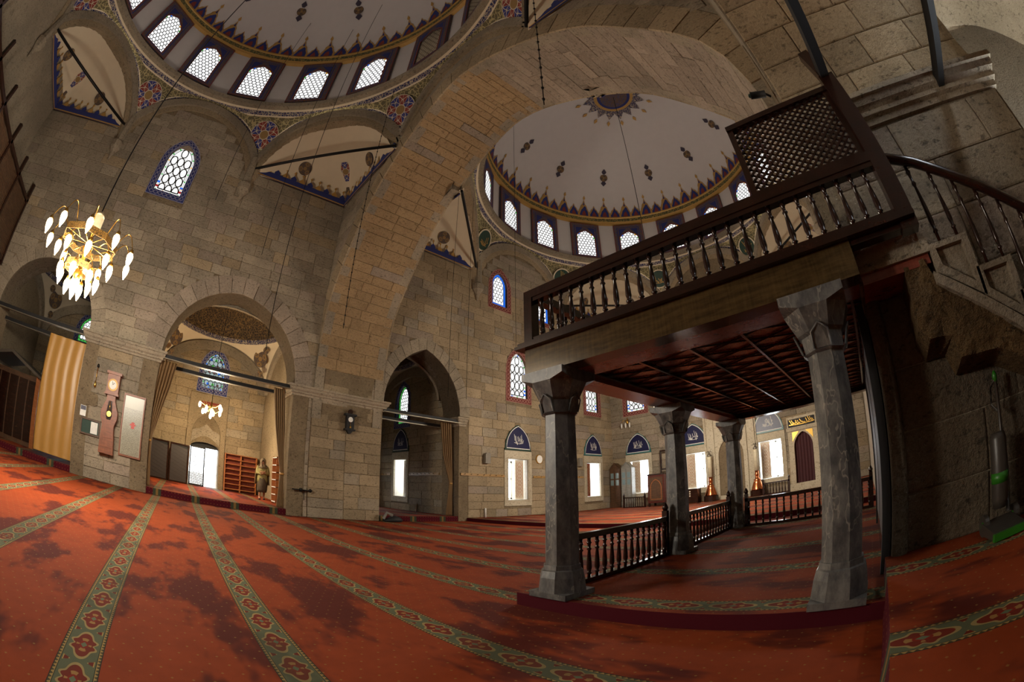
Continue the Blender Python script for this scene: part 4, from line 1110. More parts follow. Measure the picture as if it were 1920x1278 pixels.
# ---------------------------------------------------------------- iron-shod tie beams across the arches
def tie_beam(a, b, label, w=.08, h=.11, track=True):
    a, b = Vector(a), Vector(b); d = b-a; t = thing('tie_beam', label, 'beam', a, math.atan2(d.y, d.x), 'tie beams of the arches'); L = d.length
    MB().b2((0, -w/2, 0), (L, w/2, h)).build('timber', WOOD_D if False else BLACK, t)
    if track: MB().b2((.0, -w/2-.03, -.012), (L, w/2+.03, .004)).build('curtain_track', simple('track_metal', srgb(150, 140, 120), .4, .6), t)
    return t
tie_beam((-12.8, -.96, 3.73), (-12.8, 3.36, 3.73), 'front tie beam over the doorway room, with curtain track')
tie_beam((-13.72, -.96, 3.66), (-13.72, 3.36, 3.66), 'rear tie beam over the doorway room')
tie_beam((-12.8, -7.28, 3.72), (-12.8, -3.48, 3.72), 'front tie beam above the yellow curtain')
tie_beam((-13.7, -7.28, 3.56), (-13.7, -3.48, 3.56), 'rear tie beam above the yellow curtain')
tie_beam((-12.8, 6.46, 3.6), (-12.8, 9.62, 3.6), 'front tie beam over the far vaulted recess')
tie_beam((-13.7, 6.46, 3.5), (-13.7, 9.62, 3.5), 'rear tie beam over the far vaulted recess')
tie_beam((.68, -1.05, 3.72), (.68, 3.43, 3.72), 'tie beam overhead meeting the pier above the lattice screen', track=False)
tie_beam((2.0, -1.05, 3.72), (2.0, 3.43, 3.72), 'tie beam overhead ending on the pier cornice', track=False)

# ---------------------------------------------------------------- curtains
def curtain(name, label, xs, keys, mat, pleats=7, amp=.05, group=None):
    """hung cloth: keys = (z, y0, y1) from top to bottom"""
    t = thing(name, label, 'curtain', (xs, (keys[-1][1]+keys[-1][2])/2, keys[-1][0]), 0, group); b = MB(); rows = []
    nz = 26
    for i in range(nz+1):
        f = i/nz*(len(keys)-1); k = min(int(f), len(keys)-2); s = f-k; s = s*s*(3-2*s); z, a, c = [keys[k][j]+(keys[k+1][j]-keys[k][j])*s for j in range(3)]
        row = []
        for j in range(pleats*8+1):
            u = j/(pleats*8); row.append((amp*math.sin(2*PI*pleats*u+.4*math.sin(3*z))*(.5+.5*min(1, (c-a)/.5)), a+(c-a)*u-t.location.y, z-t.location.z))
        rows.append(row)
    b.grid(rows); o = b.build('cloth', mat, t); md = o.modifiers.new('thickness', 'SOLIDIFY'); md.thickness = .012
    return t
cl = curtain('curtain', 'brown gathered curtain at the clock side of the doorway arch', -12.98, [(3.7, -.92, -.4), (3.0, -.97, -.5), (1.6, -1.02, -.86), (1.3, -1.02, -.87), (.2, -1.03, -.84)], CURT_B, 5, .045)
cr = curtain('curtain', 'brown gathered curtain at the pier side of the doorway arch', -12.98, [(3.7, 2.76, 3.12), (2.6, 2.92, 3.22), (1.26, 3.17, 3.28), (1.1, 3.17, 3.28), (.2, 3.08, 3.31)], CURT_B, 5, .045)
c2 = curtain('curtain', 'brown tied curtain in the far vaulted recess', -13.1, [(3.6, 8.96, 9.45), (2.4, 9.1, 9.5), (1.45, 9.38, 9.52), (1.3, 9.38, 9.52), (.2, 9.22, 9.52)], CURT_B, 5, .045)
for c, y, z in ((cr, 3.225, 1.2), (c2, 9.45, 1.38), (cl, -.95, 1.45)):
    MB().lathe((0, y-c.location.y, z-c.location.z), [(.07, -.03), (.075, 0), (.07, .03)], 12).build('tieback', CURT_Y, c)
cy = curtain('curtain', 'glossy ochre yellow curtain closing the arch by the wooden booth', -12.98, [(3.52, -4.9, -3.5), (.3, -4.9, -3.5)], CURT_Y, 4, .014)

# ---------------------------------------------------------------- great chandelier
def dome_z(x, y):
    cy, z0, zt = (-2.55, 16.1, 19.4) if y < 5 else (12.95, 15.25, 18.6)
    return z0+(zt-z0)*math.sqrt(max(0, 1-((x+6.3)**2+(y-cy)**2)/6.06**2))+.03
def lamp_mesh(lit=True):
    b = MB().lathe((0, 0, 0), [(.012, 0), (.03, -.01), (.045, -.06), (.04, -.075)], 10, 0)
    b.lathe((0, 0, 0), [(.038, -.07), (.062, -.11), (.064, -.16), (.05, -.23), (.026, -.29), (.014, -.31), (.012, -.33)], 10, 1); return b.mesh('lamp', [BRASS, BULB if lit else BULB_OFF])
LAMP = lamp_mesh()
def chandelier(x, y, z, label):
    t = thing('great_chandelier', label, 'chandelier', (x, y, z))
    MB().tube([(0, 0, .95), (0, 0, dome_z(x, y)-z)], .014, 6).build('suspension_rod', IRON, t)
    MB().b2((-.09, -.09, .62), (.09, .09, .86)).lathe((0, 0, .86), [(.11, 0), (.08, .05), (.02, .1)], 12).build('junction_box', simple('cream_enamel', srgb(214, 196, 160), .4), t)
    MB().lathe((0, 0, -.35), [(.02, 0), (.08, .05), (.1, .15), (.05, .22), (.04, .5), (.1, .58), (.06, .66), (.03, 1.0)], 14).build('central_stem', BRASS, t)
    for r, z, h in ((.62, .3, .12), (.34, -.18, .11)):
        ring = MB().lathe((0, 0, z), [(r, 0), (r, h)], 8, 0, False); ring.f = ring.f[:-2]; ring.mi = ring.mi[:-2]; ring.sm = ring.sm[:-2]
        o = ring.build('pierced_ring', arabesque('pierced_brass', srgb(140, 104, 44), srgb(40, 30, 14), srgb(160, 126, 62), 22) if 'pb' not in MATS else MATS['pb'], t); MATS['pb'] = o.data.materials[0]; md = o.modifiers.new('thickness', 'SOLIDIFY'); md.thickness = .012
        for k in range(8):
            a = PI/4*k; MB().tube([(.05*math.cos(a), .05*math.sin(a), z+.03), (r*math.cos(a), r*math.sin(a), z+.03)], .009, 5).build('spoke', BRASS, t)
    def arm(a, r0, z0, r1, z1, up):
        P = []
        for i in range(11):
            s = i/10; P.append(((r0+(r1-r0)*(s**.8))*math.cos(a), (r0+(r1-r0)*(s**.8))*math.sin(a), z0+(z1-z0)*s+up*math.sin(PI*min(1, s*1.02))))
        o = MB().tube(P, .009, 5).build('arm', BRASS, t)
        link('lamp', LAMP, o, loc=(P[-1][0], P[-1][1], P[-1][2]))
    for k in range(10): arm(2*PI*k/10+.2, .55, .4, .96, .42, .26)
    for k in range(8): arm(2*PI*k/8+.35, .3, .28, .6, .22, .1)
    for k in range(7): arm(2*PI*k/7, .2, -.1, .42, -.12, .1)
    for k in range(3): arm(2*PI*k/3+.5, .05, -.2, .17, -.28, .05)
    arm(0, 0, -.3, .001, -.33, 0)
    for k, (dx, dy) in enumerate(((.7, 0), (-.35, .6), (-.35, -.6))):
        l = bpy.data.lights.new('chandelier_light', 'POINT'); l.energy = CH_E; l.color = (1, .92, .79); l.shadow_soft_size = .35
        o = bpy.data.objects.new('chandelier_light', l); COL.objects.link(o); o.parent = t; o.location = (dx, dy, -.55)
    return t
CH_E = 280
chandelier(-7.3, -2.55, 3.7, 'large lit brass chandelier with drooping glass lamps hung below the near dome')
chandelier(-6.3, 12.95, 4.1, 'large lit brass chandelier below the far dome, hidden by the gallery')
def small_chandelier():
    t = thing('small_chandelier', 'small lit brass chandelier hanging in the doorway room', 'chandelier', (-16.5, 1.1, 3.2))
    MB().tube([(0, 0, .1), (0, 0, 4.66)], .012, 6).build('suspension_rod', IRON, t); MB().lathe((0, 0, -.2), [(.02, 0), (.06, .08), (.03, .2), (.02, .4)], 12).build('central_stem', BRASS, t)
    g = MB().lathe((0, 0, 0), [(.02, 0), (.035, -.01), (.06, -.09), (.05, -.16), (.02, -.2)], 10).mesh('lamp', BULB)
    for k in range(9):
        a = 2*PI*k/9; r = .48 if k % 2 else .36; z = .05 if k % 2 else -.14
        o = MB().tube([(0, 0, 0), (r*.5*math.cos(a), r*.5*math.sin(a), z-.06), (r*math.cos(a), r*math.sin(a), z+.06)], .01, 5).build('arm', BRASS, t); link('lamp', g, o, loc=(r*math.cos(a), r*math.sin(a), z+.05))
    link('lamp', g, t, loc=(0, 0, -.22))
    l = bpy.data.lights.new('chandelier_light', 'POINT'); l.energy = 420; l.color = (1, .8, .52); l.shadow_soft_size = .3; o = bpy.data.objects.new('chandelier_light', l); COL.objects.link(o); o.parent = t; o.location = (0, 0, -.5)
small_chandelier()
def sconce():
    t = thing('wall_lamp', 'small unlit bracket lamp with three frosted bulbs above the qibla window tile', 'lamp', (-11.8, 19.44, 4.2))
    MB().lathe((0, 0, .2), [(.02, 0), (.07, .05), (.03, .2), (.015, .34)], 10).build('bracket', BRASS, t)
    for x in (-.24, 0, .24):
        o = MB().tube([(0, -.04, .3), (x*.6, -.14, .4), (x, -.2, .24)], .012, 5).build('arm', BRASS, t); MB().lathe((x, -.2, 0), [(.02, .24), (.05, .16), (.04, .02), (.015, -.04)], 10).build('bulb', BULB_OFF, o)
sconce()

# ---------------------------------------------------------------- things on the clock pier
def longcase():
    t = thing('longcase_clock', 'tall brown wooden clock with waisted case and round dial on the stone pier', 'clock', (-12.8, -2.27, .78))
    fr = frX(0, 1)
    case = [(-.24, 0), (.24, 0), (.22, .4), (.19, .75), (.27, .95), (.27, 1.12), (.14, 1.42), (.14, 1.58), (-.14, 1.58), (-.14, 1.42), (-.27, 1.12), (-.27, .95), (-.19, .75), (-.22, .4)]
    MB().plate(fr, case, (), .0, .2).build('trunk', WOOD_C, t); hd = MB().plate(fr, rect(-.2, .2, 1.58, 2.12), (), 0, .24).plate(fr, rect(-.25, .25, 2.1, 2.17), (), 0, .28).plate(fr, rect(-.23, .23, 1.55, 1.61), (), 0, .26).build('hood', WOOD_C, t)
    Mx = Matrix.Rotation(PI/2, 3, 'Y')
    MB().lathe((.24, 0, 1.82), [(.165, 0), (.165, .012), (.12, .015)], 24, 0, False, 0, Mx).lathe((.25, 0, 1.82), [(.118, 0), (.118, .008)], 24, 1, False, 0, Mx).build('dial', [GOLD, WHITE], hd)
    MB().tube([(.265, 0, 1.82), (.265, .05, 1.88)], .006, 4).tube([(.265, 0, 1.82), (.265, -.03, 1.91)], .005, 4).build('hands', BLACK, hd)
    MB().plate(fr, [(-.06, .9), (.06, .9), (.1, 1.0), (.06, 1.4), (-.06, 1.4), (-.1, 1.0)], (), .2, .205).build('glass_door', simple('dark_clock_glass', srgb(60, 50, 44), .08), t)
    MB().tube([(.21, 0, 1.4), (.21, 0, 1.12)], .01, 5).lathe((.215, 0, 1.05), [(.075, 0), (.075, .014)], 20, 0, False, 0, Mx).build('pendulum', BRASS, t)
    for z in (.18, .42): MB().plate(fr, rect(-.19, .19, z, z+.17), (), .2, .212).build('base_panel', WOOD_C, t)
longcase()
def framed_text():
    t = thing('framed_inscription', 'tall framed glass covered sheet of small writing beside the longcase clock', 'picture', (-12.82, -1.53, .84)); fr = frX(0, 1)
    MB().plate(fr, rect(-.35, .35, 0, 1.68), [rect(-.31, .31, .05, 1.63)], 0, .05).build('frame', WOOD_C, t)
    m = MatB('written_sheet'); _, (x, y, z) = m.pos('obj'); ln = (z*38).frac().lt(.45); v, _ = m.pos('obj'); n = m.noise(v, 90, 1, .5, (1, 1, .3))
    m.color(m.mix(ln*n.gt(.46)*z.lt(1.3)*y.abs().lt(.28), srgb(160, 154, 132), srgb(84, 78, 64))); m.rm(.3)
    MB().plate(fr, rect(-.31, .31, .05, 1.63), (), 0, .02).build('sheet', m.m, t)
    MB().plate(fr, rect(-.06, .12, .86, .9), (), .02, .024).plate(fr, rect(-.02, .08, .78, .95), (), .02, .023).build('red_heading', simple('red_ink', srgb(190, 70, 60), .5), t)
framed_text()
def board():
    t = thing('notice_board', 'small framed green notice board with a white paper on the stone pier', 'notice board', (-12.82, -2.88, 1.14)); fr = frX(0, 1)
    MB().plate(fr, rect(-.33, .33, 0, .43), [rect(-.29, .29, .04, .39)], 0, .04).build('frame', WOOD_B, t); MB().plate(fr, rect(-.29, .29, .04, .39), (), 0, .015).build('felt', GREEN_D, t); MB().plate(fr, rect(.02, .25, .06, .37), (), .015, .02).build('paper', WHITE, t)
board()
t = thing('wall_poster', 'small white printed leaflet holder above the notice board', 'poster', (-12.82, -3.18, 1.6)); MB().plate(frX(0, 1), rect(-.1, .1, 0, .28), (), 0, .02).build('sheet', WHITE, t); MB().plate(frX(0, 1), rect(-.09, .09, .16, .27), (), .02, .024).build('print', simple('grey_print', srgb(84, 84, 96), .6), t)
t = thing('brass_pendulum', 'old brass pendulum rod hanging from a hook on the stone pier', 'pendulum', (-12.8, -2.9, 2.42)); MB().tube([(0.02, 0, .08), (.02, 0, .58)], .012, 6).build('rod', BRASS, t); MB().lathe((.02, 0, 0), [(.02, 0), (.05, .06), (.03, .14), (.01, .2)], 10).build('bob', BRASS, t); MB().lathe((.02, 0, .55), [(.03, 0), (.045, .04), (.02, .1)], 8).build('hook', IRON, t)
tag(MB().plate(frX(-12.83, 1), [(-3.08, 2.22), (-3.02, 2.28), (-2.78, 2.26), (-2.73, 2.18), (-2.73, 1.98), (-2.82, 1.92), (-3.06, 1.94)], (), 0, .035).build('stone_patch', MORTAR), 'worn blank stone plaque beside the longcase clock', 'plaque')
def wallclock():
    t = thing('wall_clock', 'black carved pendulum wall clock on the great arch pier', 'clock', (-12.81, 5.27, 2.7)); fr = frX(0, 1); Mx = Matrix.Rotation(PI/2, 3, 'Y')
    MB().plate(fr, rect(-.13, .13, .08, .56), (), 0, .13).plate(fr, rect(-.2, .2, .54, .6), (), 0, .16).plate(fr, rect(-.18, .18, .08, .13), (), 0, .15).plate(fr, [(-.1, .08), (.1, .08), (.03, -.02), (-.03, -.02)], (), 0, .12).build('case', BLACK, t)
    MB().lathe((.05, 0, .67), [(.08, 0), (.08, .04)], 16, 0, False, 0, Mx).build('crest', WOOD_D, t); MB().lathe((.13, 0, .42), [(.08, 0), (.08, .008)], 20, 0, False, 0, Mx).build('dial', WHITE, t); MB().tube([(.14, 0, .34), (.14, 0, .2)], .006, 4).lathe((.14, 0, .18), [(.03, 0), (.03, .008)], 12, 0, False, 0, Mx).build('pendulum', BRASS, t)
wallclock()
t = thing('wall_clock', 'round white wall clock half hidden by the corner column', 'clock', (-12.82, 13.8, 2.5)); MB().lathe((0, 0, 0), [(.2, 0), (.2, .05), (.17, .05)], 24, 0, False, 0, Matrix.Rotation(PI/2, 3, 'Y')).build('rim', BRASS, t); MB().lathe((.045, 0, 0), [(.17, 0), (.17, .008)], 24, 0, False, 0, Matrix.Rotation(PI/2, 3, 'Y')).build('dial', WHITE, t)
t = thing('wall_tap', 'dark iron tap bracket low on the pier edge', 'tap', (-12.8, 3.8, .8)); MB().tube([(.05, -.3, 0), (.05, .25, 0)], .02, 6).lathe((.05, .28, -.05), [(.02, 0), (.06, .03), (.06, .07), (.02, .1)], 8).lathe((.05, -.02, -.05), [(.05, 0), (.05, .1)], 8).build('pipe', IRON, t); MB().tube([(.06, .08, 0), (.06, .08, -.3)], .012, 5).build('spout', IRON, t)
for fr, c, z, l in ((fA, 10.86, 2.39, 'grey box loudspeaker on the wall beside the vaulted recess'), (fA, 16.55, 2.45, 'grey box loudspeaker on the wall before the cabinets')):
    tag(MB().plate(fr, [(c-.12, z-.2), (c-.12, z+.14), (c-.06, z+.2), (c+.12, z+.2), (c+.12, z-.2)], (), .045, .18).build('loudspeaker', simple('grey_plastic', srgb(120, 112, 98), .6)), l, 'speaker')
PEG = wood('yellow_peg_rail', srgb(140, 104, 52), srgb(170, 130, 70), .5)
def peg_rail(fr, a, b, z, label):
    t = thing('peg_rail', label, 'coat rail', fr((a+b)/2, z, .02)); O = Vector(fr((a+b)/2, z, .02)); f2 = lambda u, v, w: tuple(Vector(fr((a+b)/2+u, z+v, .02+w))-O)
    MB().plate(f2, rect(-(b-a)/2, (b-a)/2, -.045, .045), (), 0, .03).build('board', PEG, t)
    for i in range(int((b-a)/.3)): u = -(b-a)/2+.15+.3*i; MB().tube([f2(u, 0, .03), f2(u, .02, .09)], .012, 5).build('peg', WOOD_B, t)
peg_rail(fA, 9.7, 11.82, 1.74, 'yellow wooden peg rail between the recess and first low window')
peg_rail(fA, 13.45, 14.35, 1.74, 'short yellow peg rail right of the first low window')
peg_rail(fA, 16.05, 16.9, 1.74, 'short yellow peg rail left of the red shuttered window')
peg_rail(fE, -19.7, -18.3, 1.78, 'yellow peg rail inside the recess left of its window')
peg_rail(fE, -16.6, -14.3, 1.78, 'yellow peg rail inside the recess behind the tied curtain')
for fr, c, l in ((fA, 10.83, 'white pipe stub at the wall foot beside the recess'), (fA, 16.3, 'white pipe stub at the wall foot near the cabinets'), (fE, -15.9, 'white pipe stub at the foot of the recess wall')):
    z0 = .12 if fr is fA else .18; p = Vector(fr(c, z0, .06)); tag(MB().lathe(p, [(.035, 0), (.035, .34), (.028, .36)], 10).build('pipe_stub', WHITE), l, 'pipe')
t = thing('black_bag', 'black bag and pale cloth dropped at the foot of the pier', 'bag', (-12.62, 6.7, 0))
b = MB(); b.lathe((0, .1, 0), [(.2, 0), (.24, .07), (.18, .15), (.06, .19), (.01, .2)], 12); b.v = [(x*.8, y*1.5, z*(.8+.3*math.sin(9*y))) for x, y, z in b.v]; b.build('bag_body', BLACK, t); MB().tube([(0, -.2, .1), (.05, -.1, .3), (.05, .1, .22)], .05, 7).build('cloth', simple('grey_cloth', srgb(120, 114, 104), .9), t)

# ---------------------------------------------------------------- doorway room: door, screens, shelves
def doorway():
    fr = fB
    MB().plate(fr, rect(.28, 2.13, .18, 4.14), [opening(1.2, .7, .17, 2.35, .95, 8)], 0, .09).build('door_surround', STONE_W, wb)
    b = MB(); inner = [(1.2-.68+1.36*i/12, 2.0+.34*math.sin(PI*i/12)) for i in range(13)]
    up = [(1.2+.66-1.32*i/8, 2.5+[0, .1, .12, .24, .36, .24, .12, .1, 0][i]) for i in range(9)]; b.plate(fr, inner+up, (), -.3, .02); b.build('stalactite_hood', STONE, wb)
    MB().plate(fr, [(1.2-.68, 1.85)]+[(1.2-.68+1.36*i/8, 1.9+.3*math.sin(PI*i/8)) for i in range(9)]+[(1.88, 1.85)], (), -.4, -.34).build('transom', BLACK, wb)
    MB().plate(fr, rect(.85, 1.8, 3.6, 3.82), (), .09, .1).build('inscription_ground', REDP, wb); calligraphy(wb, lambda u, v, w: fr(1.32+u, 3.73+v, w), 5, .9, .2, .106, GOLD, .024, 9)
    t = thing('door_2', 'open white mesh door leaf letting in daylight at the side entrance', 'door', (-19.7, .52, .18), 0, None, 'structure')
    MB().b2((-.02, 0, 0), (.02, .05, 1.65)).b2((-.02, .66, 0), (.02, .72, 1.65)).b2((-.02, 0, 1.6), (.02, .72, 1.66)).b2((-.02, 0, 0), (.02, .72, .05)).build('frame', IRON, t)
    g = MB(); f2 = frX(0, 1)
    for i in range(28): g.ribbon([(.05, .06+i*.055), (.66, .06+i*.055)], .026, f2, .0)
    for i in range(11): g.ribbon([(.05+i*.056, .05), (.05+i*.056, 1.6)], .022, f2, .004)
    g.build('mesh', simple('grey_mesh', srgb(110, 112, 116), .5), t); MB().b2((-.05, .56, -.0), (.35, .64, .03)).b2((-.03, .58, 0), (.03, .62, .1)).build('foot', IRON, t)
doorway()
def screen_leaf(y, label):
    t = thing('folding_screen', label, 'screen', (-19.2, y, .18), 0); fr = frX(0, 1)
    MB().plate(fr, rect(-.44, .44, 0, 1.6), [rect(-.38, .38, .06, 1.54)], -.02, .03).build('frame', WOOD_D, t)
    for i in range(12):
        z = .06+i*.148
        pts = [(-.38, z), (-.38, z+.14), (.38, z-.26+.14), (.38, z-.26)]; pts = [(u, max(.06, min(1.54, v))) for u, v in pts]
        if i < 11 and abs(pts[1][1]-pts[0][1])+abs(pts[2][1]-pts[3][1]) > .05: MB().plate(fr, pts, (), -.01, .012+.004*(i % 2)).build('board', simple('charcoal_board', srgb(52, 46, 46), .6), t)
    MB().plate(fr, rect(-.39, .39, .05, 1.55), (), -.018, -.008).build('backing', BLACK, t)
screen_leaf(-.9, 'dark slanted board screen leaf against the wall corner')
screen_leaf(0.02, 'dark slanted board screen leaf next to the mesh door')
def shelves(x, y0, y1, label, rz=0, cols=2):
    w = y1-y0; t = thing('shoe_shelf', label, 'shelf', (x, (y0+y1)/2, .18)); h = 1.62
    MB().b2((-.3, -w/2, 0), (-.27, w/2, h)).build('back_panel', WOOD_R, t)
    for i in range(cols+1): y = -w/2+w*i/cols; MB().b2((-.3, y-.02, 0), (0, y+.02, h)).build('upright', WOOD_O, t)
    for k in range(8): MB().b2((-.3, -w/2, .1+k*(h-.13)/7), (0, w/2, .125+k*(h-.13)/7)).build('shelf_board', WOOD_O, t)
shelves(-19.55, 2.18, 3.64, 'empty orange wooden shoe shelf beside the doorway')
t = thing('shoe_shelf', 'narrow shoe shelf seen edge-on behind the walking woman', 'shelf', (-15.1, 3.68, .18)); MB().b2((-.32, .0, 0), (.32, .03, 1.6)).build('back_panel', WOOD_R, t)
for k in range(7): MB().b2((-.32, -.22, .05+k*.25), (.32, .02, .075+k*.25)).build('shelf_board', WHITE, t)
for x in (-.32, .3): MB().b2((x, -.22, 0), (x+.02, .02, 1.6)).build('upright', WOOD_O, t)
def booth():
    t = thing('wooden_booth', 'dark panelled wooden booth with sloping roof behind the yellow curtain', 'booth', (-15.4, -6.6, .18))
    MB().b2((-.9, -1.2, 0), (.85, 1.05, 2.15)).build('carcass', WOOD_B, t)
    for i in range(5): MB().b2((.85, -1.15+i*.44, .15), (.88, -.77+i*.44, 2.0)).build('panel', WOOD_D, t)
    MB().plate(lambda u, v, w: (w, u, v), [(-1.35, 2.35), (-.3, 2.62), (1.2, 2.1), (1.2, 2.18), (-.3, 2.72), (-1.35, 2.45)], (), -1.0, 1.1).build('roof', simple('grey_roof_board', srgb(84, 74, 62), .6), t)
    MB().b2((.86, .95, 0), (.96, 1.12, 2.2)).build('corner_post', WOOD_O, t)
booth()

# ---------------------------------------------------------------- walking woman in the doorway room
def woman():
    t = thing('person', 'woman in headscarf, pale shawl and dark patterned skirt walking past the shoe shelf', 'person', (-16.6, 3.35, .18), math.radians(-98)); k = .93
    def body(name, verts, edges, mat, sub=2):
        me = bpy.data.meshes.new(name); me.from_pydata([tuple(c*k for c in v[:3]) for v in verts], edges, []); o = link(name, me, t); me.materials.append(mat)
        md = o.modifiers.new('skin', 'SKIN'); md.use_smooth_shade = True
        for i, v in enumerate(verts):
            r = v[3]; me.skin_vertices[0].data[i].radius = ((r if not isinstance(r, tuple) else r[0])*k, (r if not isinstance(r, tuple) else r[1])*k)
        me.skin_vertices[0].data[0].use_root = True
        o.modifiers.new('sub', 'SUBSURF').levels = sub; o.modifiers['sub'].render_levels = sub; return o
    skin = simple('skin', srgb(170, 122, 92), .6, 0, .08)
    shawl = simple('beige_shawl', srgb(150, 134, 100), .85, 0, .2, 9); skirt = simple('patterned_skirt', srgb(70, 58, 44), .85, 0, .7, 7); scarf = simple('brown_headscarf', srgb(98, 82, 62), .85, 0, .25, 8)
    # one continuous body: pelvis, spine, head, two arms folded over the chest, two striding legs
    B = [(0, 0, .84, (.14, .1)), (0, 0, 1.05, (.12, .09)), (0, 0, 1.25, (.15, .1)), (0, 0, 1.37, .06), (0, .01, 1.46, .07), (0, .02, 1.54, .085),
         (.17, 0, 1.28, .055), (.23, .05, 1.04, .045), (.06, .2, 1.02, .036), (-.04, .22, 1.08, .034), (-.17, 0, 1.28, .055), (-.23, .05, 1.04, .045), (-.06, .2, 1.08, .036), (.05, .22, 1.12, .034),
         (.09, .02, .8, .095), (.1, .1, .45, .065), (.1, .1, .1, .042), (.1, .24, .04, .036), (-.09, -.02, .8, .095), (-.1, -.06, .45, .065), (-.1, -.24, .12, .042), (-.1, -.12, .04, .036)]
    E_ = [(0, 1), (1, 2), (2, 3), (3, 4), (4, 5), (2, 6), (6, 7), (7, 8), (8, 9), (2, 10), (10, 11), (11, 12), (12, 13), (0, 14), (14, 15), (15, 16), (16, 17), (0, 18), (18, 19), (19, 20), (20, 21)]
    bd = body('body', B, E_, skin)
    for s in (-1, 1): MB().lathe((s*.032*k, .1*k, 1.53*k), [(.001, -.009), (.009, -.004), (.009, .004), (.001, .009)], 8, 0).build('eye', BLACK, t)
    MB().tube([(0, .098*k, 1.53*k), (0, .12*k, 1.49*k), (0, .1*k, 1.485*k)], [.008, .014, .01], 6).build('nose', skin, t); MB().tube([(-.025*k, .094*k, 1.455*k), (0, .1*k, 1.452*k), (.025*k, .094*k, 1.455*k)], .006, 5).build('mouth', simple('lip', srgb(130, 74, 64), .6), t)
    for s, hx in ((1, -.05), (-1, .06)):
        h = MB()
        for i in range(4): h.tube([((hx+.0)*k, (.22+.012)*k, (1.11-.02*i)*k), ((hx-s*.05)*k, .235*k, (1.115-.021*i)*k), ((hx-s*(.085-.008*abs(i-1)))*k, .225*k, (1.11-.022*i)*k)], .008, 5)
        h.tube([(hx*k, .225*k, 1.12*k), ((hx-s*.02)*k, .25*k, 1.15*k), ((hx-s*.045)*k, .25*k, 1.165*k)], .009, 5); h.build('fingers', skin, t)
    # sleeves and clothes follow the body
    ol = simple('olive_tunic', srgb(132, 122, 76), .85, 0, .2, 9)
    for s in (-1, 1): MB().tube([(s*.16*k, 0, 1.3*k), (s*.2*k, .01*k, 1.22*k), (s*.235*k, .05*k, 1.04*k), (s*.15*k, .13*k, 1.04*k), (s*.06*k, .2*k, (1.03 if s > 0 else 1.08)*k)], [.07, .068, .06, .055, .05], 10).build('sleeve', ol, t)
    def loft(name, rings, mat, fold=0, n=28):
        rows = [[(( rx+fold*math.sin(7*a+z*9))*math.cos(a)*k+cx*k, ((ry+fold*math.sin(7*a+z*9))*math.sin(a)+cy)*k, z*k) for a in [2*PI*j/n for j in range(n)]] for z, rx, ry, cx, cy in rings]
        o = MB().grid(rows, 0, True, True).build(name, mat, t); md = o.modifiers.new('thickness', 'SOLIDIFY'); md.thickness = .008; return o
    loft('skirt', [(1.0, .15, .12, 0, 0), (.85, .19, .16, 0, .01), (.6, .21, .2, 0, .03), (.4, .2, .23, 0, .02), (.3, .18, .22, 0, 0)], skirt, .012)
    loft('tunic', [(1.36, .1, .08, 0, 0), (1.3, .2, .12, 0, 0), (1.15, .2, .14, 0, .02), (1.0, .19, .14, 0, .02), (.82, .21, .16, 0, .01), (.7, .22, .17, 0, .01)], simple('olive_tunic', srgb(132, 122, 76), .85, 0, .2, 9), .006)
    o = MB().grid([[((.29+.03*math.sin(5*a))*math.cos(a)*k*s_, (-.02+(.2+.02*math.sin(6*a))*math.sin(a)*s_)*k, z*k) for a in [PI*.98+PI*1.04*j/20 for j in range(21)]] for z, s_ in ((1.4, .45), (1.3, .85), (1.1, 1.0), (.85, 1.02), (.6, 1.05))], 0, True).build('shawl', shawl, t); o.modifiers.new('thickness', 'SOLIDIFY').thickness = .01
    rows = []
    for z, r, o_ in ((1.66, .01, 0), (1.645, .06, 0), (1.6, .1, .0), (1.52, .118, .25), (1.46, .115, .3), (1.4, .1, .25), (1.34, .14, .1), (1.26, .2, 0)):
        rows.append([((r*math.cos(a))*k, (.0+r*1.05*math.sin(a)-(.02 if z > 1.4 else 0))*k, z*k) for a in [PI/2+o_*1.6+(2*PI-o_*3.2)*j/30 for j in range(31)]])
    o = MB().grid(rows).build('headscarf', scarf, t); o.modifiers.new('thickness', 'SOLIDIFY').thickness = .01
    for s, y in ((1, .18), (-1, -.16)): MB().b2((s*.1*k-.04, (y-.08)*k, .0), (s*.1*k+.04, (y+.14)*k, .035)).build('shoe', BLACK, t)
woman()

# ---------------------------------------------------------------- far bay furniture
def candlestick(x, label):
    t = thing('candlestick', label, 'candlestick', (x, 18.95, .12))
    MB().lathe((0, 0, 0), [(.34, 0), (.34, .26)], 12, 0, False).build('plinth', WOOD_D, t)
    MB().lathe((0, 0, .26), [(.3, 0), (.28, .06), (.2, .3), (.15, .42), (.17, .46), (.1, .5), (.08, .6), (.11, .66), (.08, .72), (.1, .84)], 20).build('copper_base', COPPER, t)
    MB().lathe((0, 0, 1.1), [(.11, 0), (.11, .9), (.1, .92)], 16).build('candle', simple('ivory_wax', srgb(206, 194, 164), .5), t)
    b = MB().lathe((0, 0, 2.02), [(.1, 0), (.12, .05), (.06, .12), (.03, .16)], 12)
    for i in range(5): a = 2*PI*i/5; b.tube([(0, 0, 2.15), (.08*math.cos(a), .08*math.sin(a), 2.28), (.15*math.cos(a), .15*math.sin(a), 2.2)], .012, 5)
    b.build('lamp_crown', simple('tarnished_silver', srgb(140, 132, 118), .35, .7), t)
candlestick(-7.22, 'copper based giant candle beside the carved chest')
candlestick(-4.98, 'copper based giant candle beside the pulpit gate')
